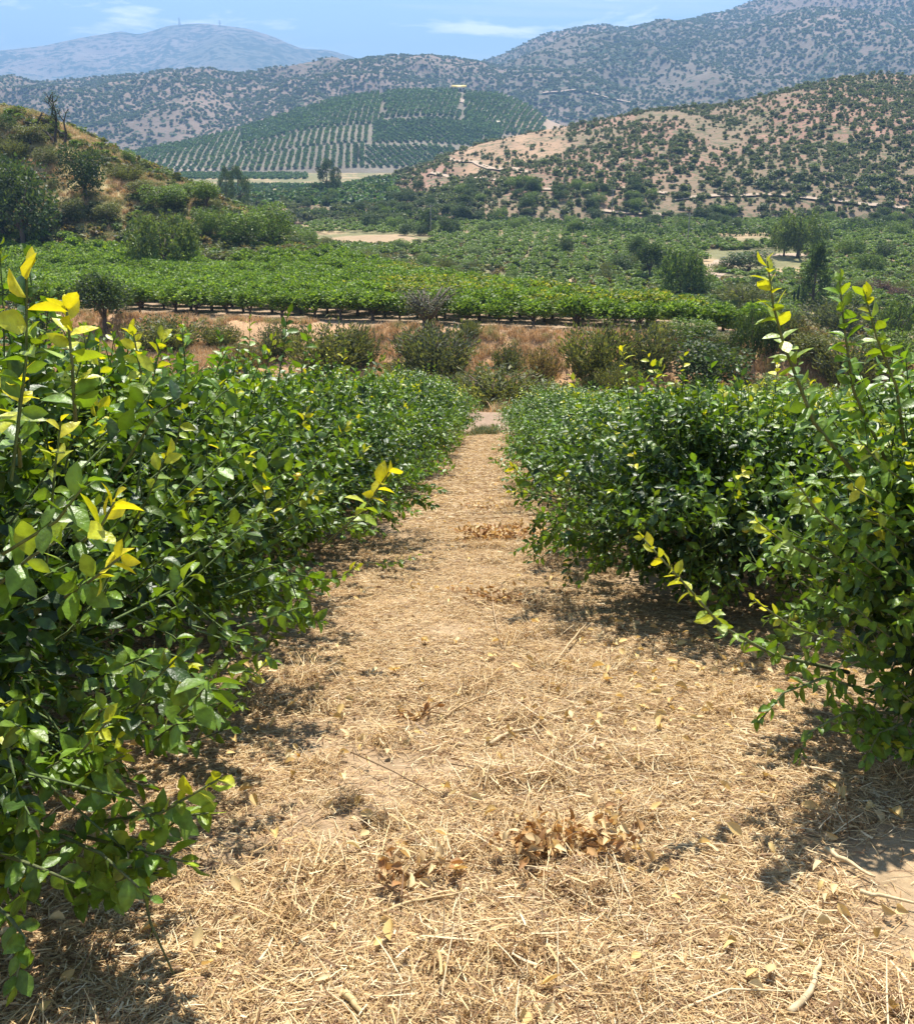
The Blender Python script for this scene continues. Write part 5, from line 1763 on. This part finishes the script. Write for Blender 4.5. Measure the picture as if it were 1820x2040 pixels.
def hill_scrub(key, cnt, u0, u1, smin, smax, lo, hi, sc, label, ridge=.12):
    u = r.uniform(u0, u1, cnt); t = r.random(cnt) * 1.02
    P = hill_point(key, u, t)
    dens = fbm(P[:, 0] / sc + 1, P[:, 1] / sc * .7 + P[:, 2] / sc, 4) + ridge * sstep(.93, .99, t)
    P = P[dens > r.uniform(lo, hi, cnt)]; n = len(P)
    s = r.uniform(smin, smax, n)
    scatter('hill_scrub_foliage', P - [0, 0, .3], np.column_stack([np.zeros(n), np.zeros(n), r.uniform(0, 6.28, n)]), np.column_stack([s * 1.5, s * 1.5, s]), r.integers(0, 5, n), SC2, label, 'scrub')


hill_scrub('mid', 26000, -60, 1120, 2.4, 5.5, .12, .74, 150, 'dark scrub speckling the long dry ridge')
hill_scrub('big', 26000, 820, 1900, 2.6, 6.5, .15, .74, 240, 'dark scrub over the high mountain slope')

# ------------------------------------------------------------------ rows of orchard trees on the knoll
KP = [unit_tree('round', 950 + i, 34, .5, [(0.085, 0.15, 0.055), (0.11, 0.18, 0.06), (0.075, 0.125, 0.05)])[0] for i in range(4)]
G = HILLS['knoll']


def knoll_rows(u0, u1, t0, t1, ang, row, step, size, drop_p=.04, edge=None):
    """trees on a rotated grid laid over the slope, kept inside a patch of it"""
    c = hill_point('knoll', np.array([(u0 + u1) / 2]), np.array([(t0 + t1) / 2]))[0]
    ca, sa = math.cos(ang), math.sin(ang)
    gx, gy = np.meshgrid(np.arange(-420, 420, row), np.arange(-420, 420, step))
    gx = gx.ravel(); gy = gy.ravel()
    wx = c[0] + gx * ca - gy * sa; wy = c[1] + gx * sa + gy * ca
    ok = wy > 860
    wx, wy = wx[ok], wy[ok]
    # map back to (u, t)
    us = VW / 2 + wx / wy * VW * (math.cos(PITCH) - 0.0)
    out = []
    H_ = HILLS['knoll']; Gf = H_['G'][0]; Gr = H_['G'][H_['nt']]
    az = Gr[:, 0] / Gr[:, 1]
    uu = np.interp(wx / wy, az, H_['us'])
    bd = np.interp(uu, H_['us'], Gf[:, 1]); rd = np.interp(uu, H_['us'], Gr[:, 1])
    tt = (wy - bd) / (rd - bd)
    ok = (uu > u0) & (uu < u1) & (tt > t0) & (tt < t1) & (r.random(len(uu)) > drop_p)
    if edge is not None:
        ok &= edge(uu, tt)
    Pk = hill_point('knoll', uu[ok], tt[ok])
    return Pk, np.full(len(Pk), size)


blocks = [knoll_rows(300, 720, .05, .27, R(5), 6.6, 4.2, 3.7), knoll_rows(330, 735, .29, .50, R(4), 6.6, 4.2, 3.7, edge=lambda u, t: u > 480),
          knoll_rows(480, 760, .53, .99, R(1), 6.4, 4.6, 4.6, .03), knoll_rows(240, 478, .29, .98, R(8), 6.6, 4.2, 3.8), knoll_rows(725, 905, .05, .24, R(20), 6.4, 4.0, 3.6),
          knoll_rows(740, 1000, .27, .55, R(24), 6.4, 4.0, 3.6), knoll_rows(765, 915, .58, .99, R(-4), 6.4, 4.6, 4.6, .03),
          knoll_rows(925, 1085, .40, .97, R(-9), 6.3, 4.6, 4.6, .02, edge=lambda u, t: t > (u - 900) / 260 * .3 + .3)]
P = np.vstack([b_[0] for b_ in blocks]); s = np.concatenate([b_[1] for b_ in blocks]) * r.uniform(.85, 1.15, len(P)); n = len(P)
scatter('plantation_foliage', P - [0, 0, .2], np.column_stack([np.zeros(n), np.zeros(n), r.uniform(0, 6.28, n)]), np.column_stack([s * 1.25, s * 1.25, s]), r.integers(0, 4, n), KP,
        'rows of small dark trees striping the knoll across the valley', 'plantation')
# plantation rows at the knoll's foot: flat striped strip, then a darker block nearer
P = []
for x in np.arange(-420, -40, 6.2):
    for y in np.arange(640, 830, 4.0):
        vx, vy, z = to_view((x, y, h1(x, y)))
        if 360 < vx < 610 and 336 < vy < 357:
            P.append((x, y, h1(x, y)))
for x in np.arange(-260, 60, 4.4):
    for y in np.arange(380, 640, 5.0):
        z0 = ground_z(x, y)
        vx, vy, z = to_view((x, y, z0))
        if 440 < vx < 790 and 357 < vy < 412 and fbm(np.array([x * .02]), np.array([y * .02]), 3)[0] > .36:
            P.append((x + r.normal() * .5, y, z0))
P = np.array(P); n = len(P)
scatter('plantation_foliage', P - [0, 0, .2], np.column_stack([np.zeros(n), np.zeros(n), r.uniform(0, 6.28, n)]), np.column_stack([np.full(n, 4.2), np.full(n, 4.2), r.uniform(2.6, 3.4, n)]),
        r.integers(0, 4, n), KP, 'dark plantation on the flat at the foot of the knoll', 'plantation')

# --- valley trees and hedgerows below the dry hill
cnt = 0
for q in range(4000):
    vx = r.uniform(590, 1830); vy = r.uniform(372, 470)
    if cnt >= 150:
        break
    if vx > 1350 and vy < 425 or vx < 700 and vy > 425:
        continue
    if fbm(np.array([vx * .012]), np.array([vy * .03]), 3)[0] < .44:
        continue
    p = drop(vx, vy)
    if p is None or p[1] > 700:
        continue
    cnt += 1
    s = r.uniform(3.0, 6.5)
    kd = ['round_dark', 'round_dark', 'round_mid', 'tree_dark'][int(r.integers(0, 4))]
    plant(kd, p - [0, 0, .3], s * r.uniform(.8, 1.05), s * r.uniform(1.1, 1.5),
          '%s %s tree in the wooded strip %s' % ('tall' if s > 5.3 else 'small' if s < 4.1 else 'bushy', {'round_dark': 'dark', 'round_mid': 'green', 'tree_dark': 'dark open-crowned'}[kd],
                                                 'by the single eucalyptus' if vx < 760 else 'below the bare excavated slope' if vx < 1000 else 'under the hill track' if vx < 1300 else 'behind the willow' if vx < 1650 else 'at the right edge')
          + (', high up' if vy < 400 else ', low down' if vy > 440 else ''), 'tree', 'tree', 'trees in the wooded strip', False)


def hedge(spec, h, w, label, seed):
    r2 = np.random.default_rng(seed)
    pts = [drop(vx, vy) for vx, vy in spec]
    pts = np.array([p for p in pts if p is not None])
    base = pts[0].copy()
    seg = np.linalg.norm(np.diff(pts, axis=0), axis=1); cum = np.concatenate([[0], np.cumsum(seg)])
    n = int(cum[-1] * 26)
    t = r2.uniform(0, cum[-1], n)
    c = np.column_stack([np.interp(t, cum, pts[:, k]) for k in range(3)])
    hh = h * (.7 + .6 * vnoise(t * .35, t * 0 + seed))
    a = r2.uniform(0, math.pi, n)
    P = c + np.column_stack([r2.normal(size=n) * w * .25, np.cos(a) * w * .5, np.sin(a) * hh * r2.uniform(.6, 1, n) + .1]) - base
    D = rdir(n, r2); S, N = leaf_frames(D, r2, .4)
    mb = MB()
    quads(mb, P, D, S, r2.uniform(.5, 1.0, n), r2.uniform(.4, .7, n), leafcols(n, r2, DARK + MIDG[:1]), N)
    tag(obj('hedgerow', mb.mesh('hedgerow', [M_FOL]), None, base), label, 'hedge', 'hedgerows on the valley terraces')


hedge([(598, 437), (700, 432), (800, 434), (870, 438)], 3.0, 2.5, 'long dark hedgerow left on the valley terrace, above the bare bank', 5)
hedge([(820, 446), (950, 444), (1080, 452), (1200, 462), (1330, 468)], 3.0, 2.5, 'long dark hedgerow crossing the middle of the terraces', 6)
hedge([(1120, 470), (1280, 476), (1420, 472), (1540, 470)], 3.2, 3.0, 'dark hedgerow leading up to the willow', 7)
hedge([(1640, 470), (1720, 462), (1830, 458)], 3.0, 3.0, 'dark hedgerow right of the willow under the hill', 8)

# ------------------------------------------------------------------ dirt roads, buildings, masts, poles
M_DIRT = terrain_mat('dirt_road', 3.0, 0.25, 0.16, 0.4, 6)


def road(spec, width, label, lift=.06, colr=(0.45, 0.335, 0.235), dens=14, name='dirt_road'):
    pts = [drop(vx, vy) for vx, vy in spec]
    pts = np.array([p for p in pts if p is not None])
    md = np.median(pts[:, 1]); pts = pts[np.abs(pts[:, 1] - md) < .35 * md]
    t = np.linspace(0, 1, len(pts)); tt = np.linspace(0, 1, len(pts) * dens)
    c = np.column_stack([np.interp(tt, t, pts[:, k]) for k in range(3)])
    for _ in range(8):
        c[1:-1] = (c[:-2] + 2 * c[1:-1] + c[2:]) / 4
    d = unit(np.gradient(c, axis=0) * [1, 1, 0])
    s = np.column_stack([d[:, 1], -d[:, 0], np.zeros(len(d))])
    rows_ = []
    for k in (-1, -.5, 0, .5, 1):
        q = c + s * width * .5 * k * (1 + .18 * np.sin(tt * 40 + k))[:, None]
        q[:, 2] = [ground_z(a_[0], a_[1]) for a_ in q]
        rows_.append(q)
    G_ = np.array(rows_)
    G_[:, :, 2] = np.maximum(G_[:, :, 2], G_[:, :, 2].mean(axis=0)[None] - .1) + lift
    m = len(c); V = G_.reshape(-1, 3)
    i = np.arange(4)[:, None] * m; j = np.arange(m - 1)[None, :]
    Qr = np.stack([i + j, i + m + j, i + m + j + 1, i + j + 1], axis=-1).reshape(-1, 4)
    o = obj(name, mk_mesh(name, V, [Qr], np.tile(colr, (len(V), 1)), [M_DIRT], True))
    tag(o, label, 'road', kind='structure')


road([(1408, 560), (1425, 540), (1440, 522), (1470, 514), (1520, 508), (1580, 507), (1660, 509)], 5.0, 'pale dirt road bending in front of the willow')
road([(1690, 548), (1740, 556), (1765, 568), (1800, 590)], 5.0, 'pale dirt road curving by the purplish shrubs')
road([(855, 345), (960, 356), (1060, 378), (1200, 372), (1330, 386)], 3.6, 'dirt track cut across the lower face of the dry hill', .2, (0.46, 0.35, 0.25))
road([(1340, 398), (1420, 390), (1520, 388), (1620, 396), (1720, 408), (1825, 416)], 3.6, 'dirt track running right along the foot of the dry hill', .2, (0.46, 0.35, 0.25))
road([(880, 318), (960, 330), (1050, 345)], 4, 'short dirt track across the bare excavated slope', .4)
road([(1170, 418), (1250, 424), (1330, 430)], 3.2, 'pale dirt lane between the wooded strips', .2, (0.46, 0.35, 0.25))
road([(1320, 488), (1400, 492), (1500, 490)], 4, 'thin pale lane between plantation blocks', .2)
road([(1080, 186), (1180, 188), (1260, 205)], 10, 'faint dirt track on the mountain slope right of the knoll', 1.2, (0.50, 0.38, 0.28))
road([(905, 195), (960, 220), (1000, 250), (1030, 275)], 12, 'bare strip running down the knoll between plantations', .5, (0.42, 0.33, 0.25))


def patch(cx, cy, w, long, label, colr, name='bare_field'):
    """a bare piece of ground, an uneven oval laid on the land"""
    c = drop(cx, cy)
    k = depth_of(c) / VW
    ax = np.array([w / 2 * k, 0.0]); ay = c[:2] / np.linalg.norm(c[:2]) * long / 2
    V = [np.array([c[0], c[1], ground_z(c[0], c[1]) + .08])]; Tn = []
    nr, ns = 6, 40
    for k in range(1, nr + 1):
        for q in range(ns):
            a = q / ns * 6.2832
            f = k / nr * (1 + .16 * math.sin(a * 3 + cx) + .1 * math.sin(a * 7))
            p2 = c[:2] + ax * math.cos(a) * f + ay * math.sin(a) * f
            V.append(np.array([p2[0], p2[1], ground_z(p2[0], p2[1]) + (.08 if k < nr else -.1)]))
    Qd = []
    for q in range(ns):
        Tn.append((0, 1 + q, 1 + (q + 1) % ns))
        for k in range(nr - 1):
            a0, a1 = 1 + k * ns + q, 1 + k * ns + (q + 1) % ns
            Qd.append((a0, a0 + ns, a1 + ns, a1))
    o = obj(name, mk_mesh(name, np.array(V), [Tn, Qd], np.tile(colr, (len(V), 1)), [M_DIRT], True))
    tag(o, label, 'field', kind='structure')


patch(740, 480, 220, 40, 'bare straw-coloured strip of field in the valley', (0.37, 0.265, 0.155))
patch(785, 521, 90, 16, 'small bare dirt patch at the corner of the orchard', (0.40, 0.29, 0.185))
patch(360, 344, 130, 90, 'bare pale field at the foot of the knoll', (0.33, 0.27, 0.21))


def house(vx, vy, w_, h_, d_, label, roofc, wallc):
    p = drop(vx, vy)
    t = bpy.data.objects.new('shed', None); COL.objects.link(t); t.location = p; tag(t, label, 'shed')
    mb = MB(); mb.box((0, 0, h_ / 2 - .5), (w_, d_, h_ + 1), wallc); obj('wall', mb.mesh('wall', [M_PAINT]), t)
    mb = MB()
    V = [(-w_ * .54, -d_ * .6, h_), (w_ * .54, -d_ * .6, h_), (w_ * .54, 0, h_ + d_ * .28), (-w_ * .54, 0, h_ + d_ * .28), (w_ * .54, d_ * .6, h_), (-w_ * .54, d_ * .6, h_)]
    V += [(a, b_, c - .25) for a, b_, c in V]
    mb.add(V, None, [(0, 1, 2, 3), (3, 2, 4, 5), (7, 6, 9, 8), (8, 9, 11, 10), (0, 6, 7, 1), (5, 4, 10, 11), (0, 3, 9, 6), (3, 5, 11, 9), (1, 7, 8, 2), (2, 8, 10, 4)], roofc)
    obj('roof', mb.mesh('roof', [M_PAINT]), t)
    mb = MB(); mb.box((w_ * .1, -d_ * .5 - .06, h_ * .35), (w_ * .14, .1, h_ * .7), (0.12, 0.1, 0.08)); obj('door', mb.mesh('door', [M_PAINT]), t)
    for k in (-.3, .34):
        mb = MB(); mb.box((w_ * k, -d_ * .5 - .06, h_ * .55), (w_ * .14, .1, h_ * .35), (0.06, 0.07, 0.08)); obj('window', mb.mesh('window', [M_PAINT]), t)


house(914, 181, 17, 4.5, 9, 'yellow-roofed shed on top of the planted knoll', (0.70, 0.52, 0.12), (0.6, 0.55, 0.45))
house(990, 248, 6, 2.6, 5, 'tiny pale shed on the bare strip down the knoll', (0.7, 0.6, 0.35), (0.6, 0.55, 0.45))


def mast(vx, vy, h, w, label):
    p = drop(vx, vy + 1.5)
    t = bpy.data.objects.new('lattice_mast', None); COL.objects.link(t); t.location = p; tag(t, label, 'mast', 'masts on the far mountain')
    mb = MB(); g = (0.3, 0.31, 0.33)
    cs = [(-1, -1), (1, -1), (1, 1), (-1, 1)]
    for a, b_ in cs:
        mb.tube([(a * w / 2, b_ * w / 2, -3), (a * w * .12, b_ * w * .12, h)], [w * .11, w * .08], 5, g)
    nb = 8
    for k in range(nb):
        z0, z1 = h * k / nb, h * (k + 1) / nb
        f0, f1 = w / 2 * (1 - .76 * k / nb), w / 2 * (1 - .76 * (k + 1) / nb)
        for q in range(4):
            a, b_ = cs[q]; c_, d_ = cs[(q + 1) % 4]
            mb.tube([(a * f0, b_ * f0, z0), (c_ * f1, d_ * f1, z1)], w * .06, 4, g, cap=False)
    obj('tower', mb.mesh('tower', [M_PAINT]), t)
    mb = MB()
    for z in (.72, .84):
        mb.tube([(-w * .7, 0, h * z), (w * .7, 0, h * z)], w * .05, 5, g)
    obj('crossarm', mb.mesh('crossarm', [M_PAINT]), t)


mast(358, 49, 48, 12, 'tallest lattice mast on the far mountain top, farther left')
mast(438, 49, 34, 9, 'shorter mast on the far mountain top, right of the tallest')


def pole(vx, vy, h, label):
    p = drop(vx, vy)
    t = bpy.data.objects.new('utility_pole', None); COL.objects.link(t); t.location = p; tag(t, label, 'pole', 'utility poles in the valley')
    mb = MB(); mb.tube([(0, 0, -.5), (0, 0, h)], [.17, .11], 8, (0.30, 0.27, 0.23)); obj('post', mb.mesh('post', [M_WOOD]), t)
    mb = MB(); mb.box((0, 0, h - .5), (1.8, .12, .14), (0.28, 0.24, 0.2)); obj('crossarm', mb.mesh('crossarm', [M_WOOD]), t)
    for k in (-.75, 0, .75):
        mb = MB(); mb.tube([(k, 0, h - .43), (k, 0, h - .2)], [.05, .07], 6, (0.5, 0.5, 0.5)); obj('insulator', mb.mesh('insulator', [M_PAINT]), t)


pole(1368, 490, 8.5, 'utility pole standing by the thin pale lane')
pole(1218, 428, 9, 'utility pole in the wooded strip under the hill')
pole(858, 470, 9, 'utility pole beside the dark upright tree on the terraces')

# columnar cactus on the valley slope
p = drop(1590, 615)
t = bpy.data.objects.new('columnar_cactus', None); COL.objects.link(t); t.location = p; tag(t, 'dark columnar cactus with several upright arms below the conical conifer', 'cactus')
kc = depth_of(p) / VW
for q, (ox, hh) in enumerate(((-12, 36), (-4, 46), (5, 40), (11, 30))):
    mb = MB(); mb.tube([(ox * kc * .3, 0, -.2), (ox * kc, .1 * q, hh * kc * .3), (ox * kc, .1 * q, hh * kc * .8), (ox * kc, .1 * q, hh * kc)], [.16, .17, .16, .07], 9, (0.035, 0.06, 0.03))
    obj('arm', mb.mesh('arm', [M_FOL], True), t)

# ------------------------------------------------------------------ haze in the valley air
hb = bpy.data.meshes.new('haze')
mb = MB(); mb.box((0, 0, 410), (18400, 18400, 1000)); hm = mb.mesh('haze', [])
m, n_, l_, out = new_mat('haze_air')
pv = n_.new('ShaderNodeVolumePrincipled')
pv.inputs['Color'].default_value = (0.37, 0.63, 1.0, 1)
pv.inputs['Density'].default_value = 2.2e-4
pv.inputs['Anisotropy'].default_value = 0.0
l_.new(pv.outputs[0], out.inputs['Volume'])
hm.materials.append(m)
hz_o = obj('haze', hm)
tag(hz_o, 'thin blue haze in the valley air', 'haze', kind='stuff')
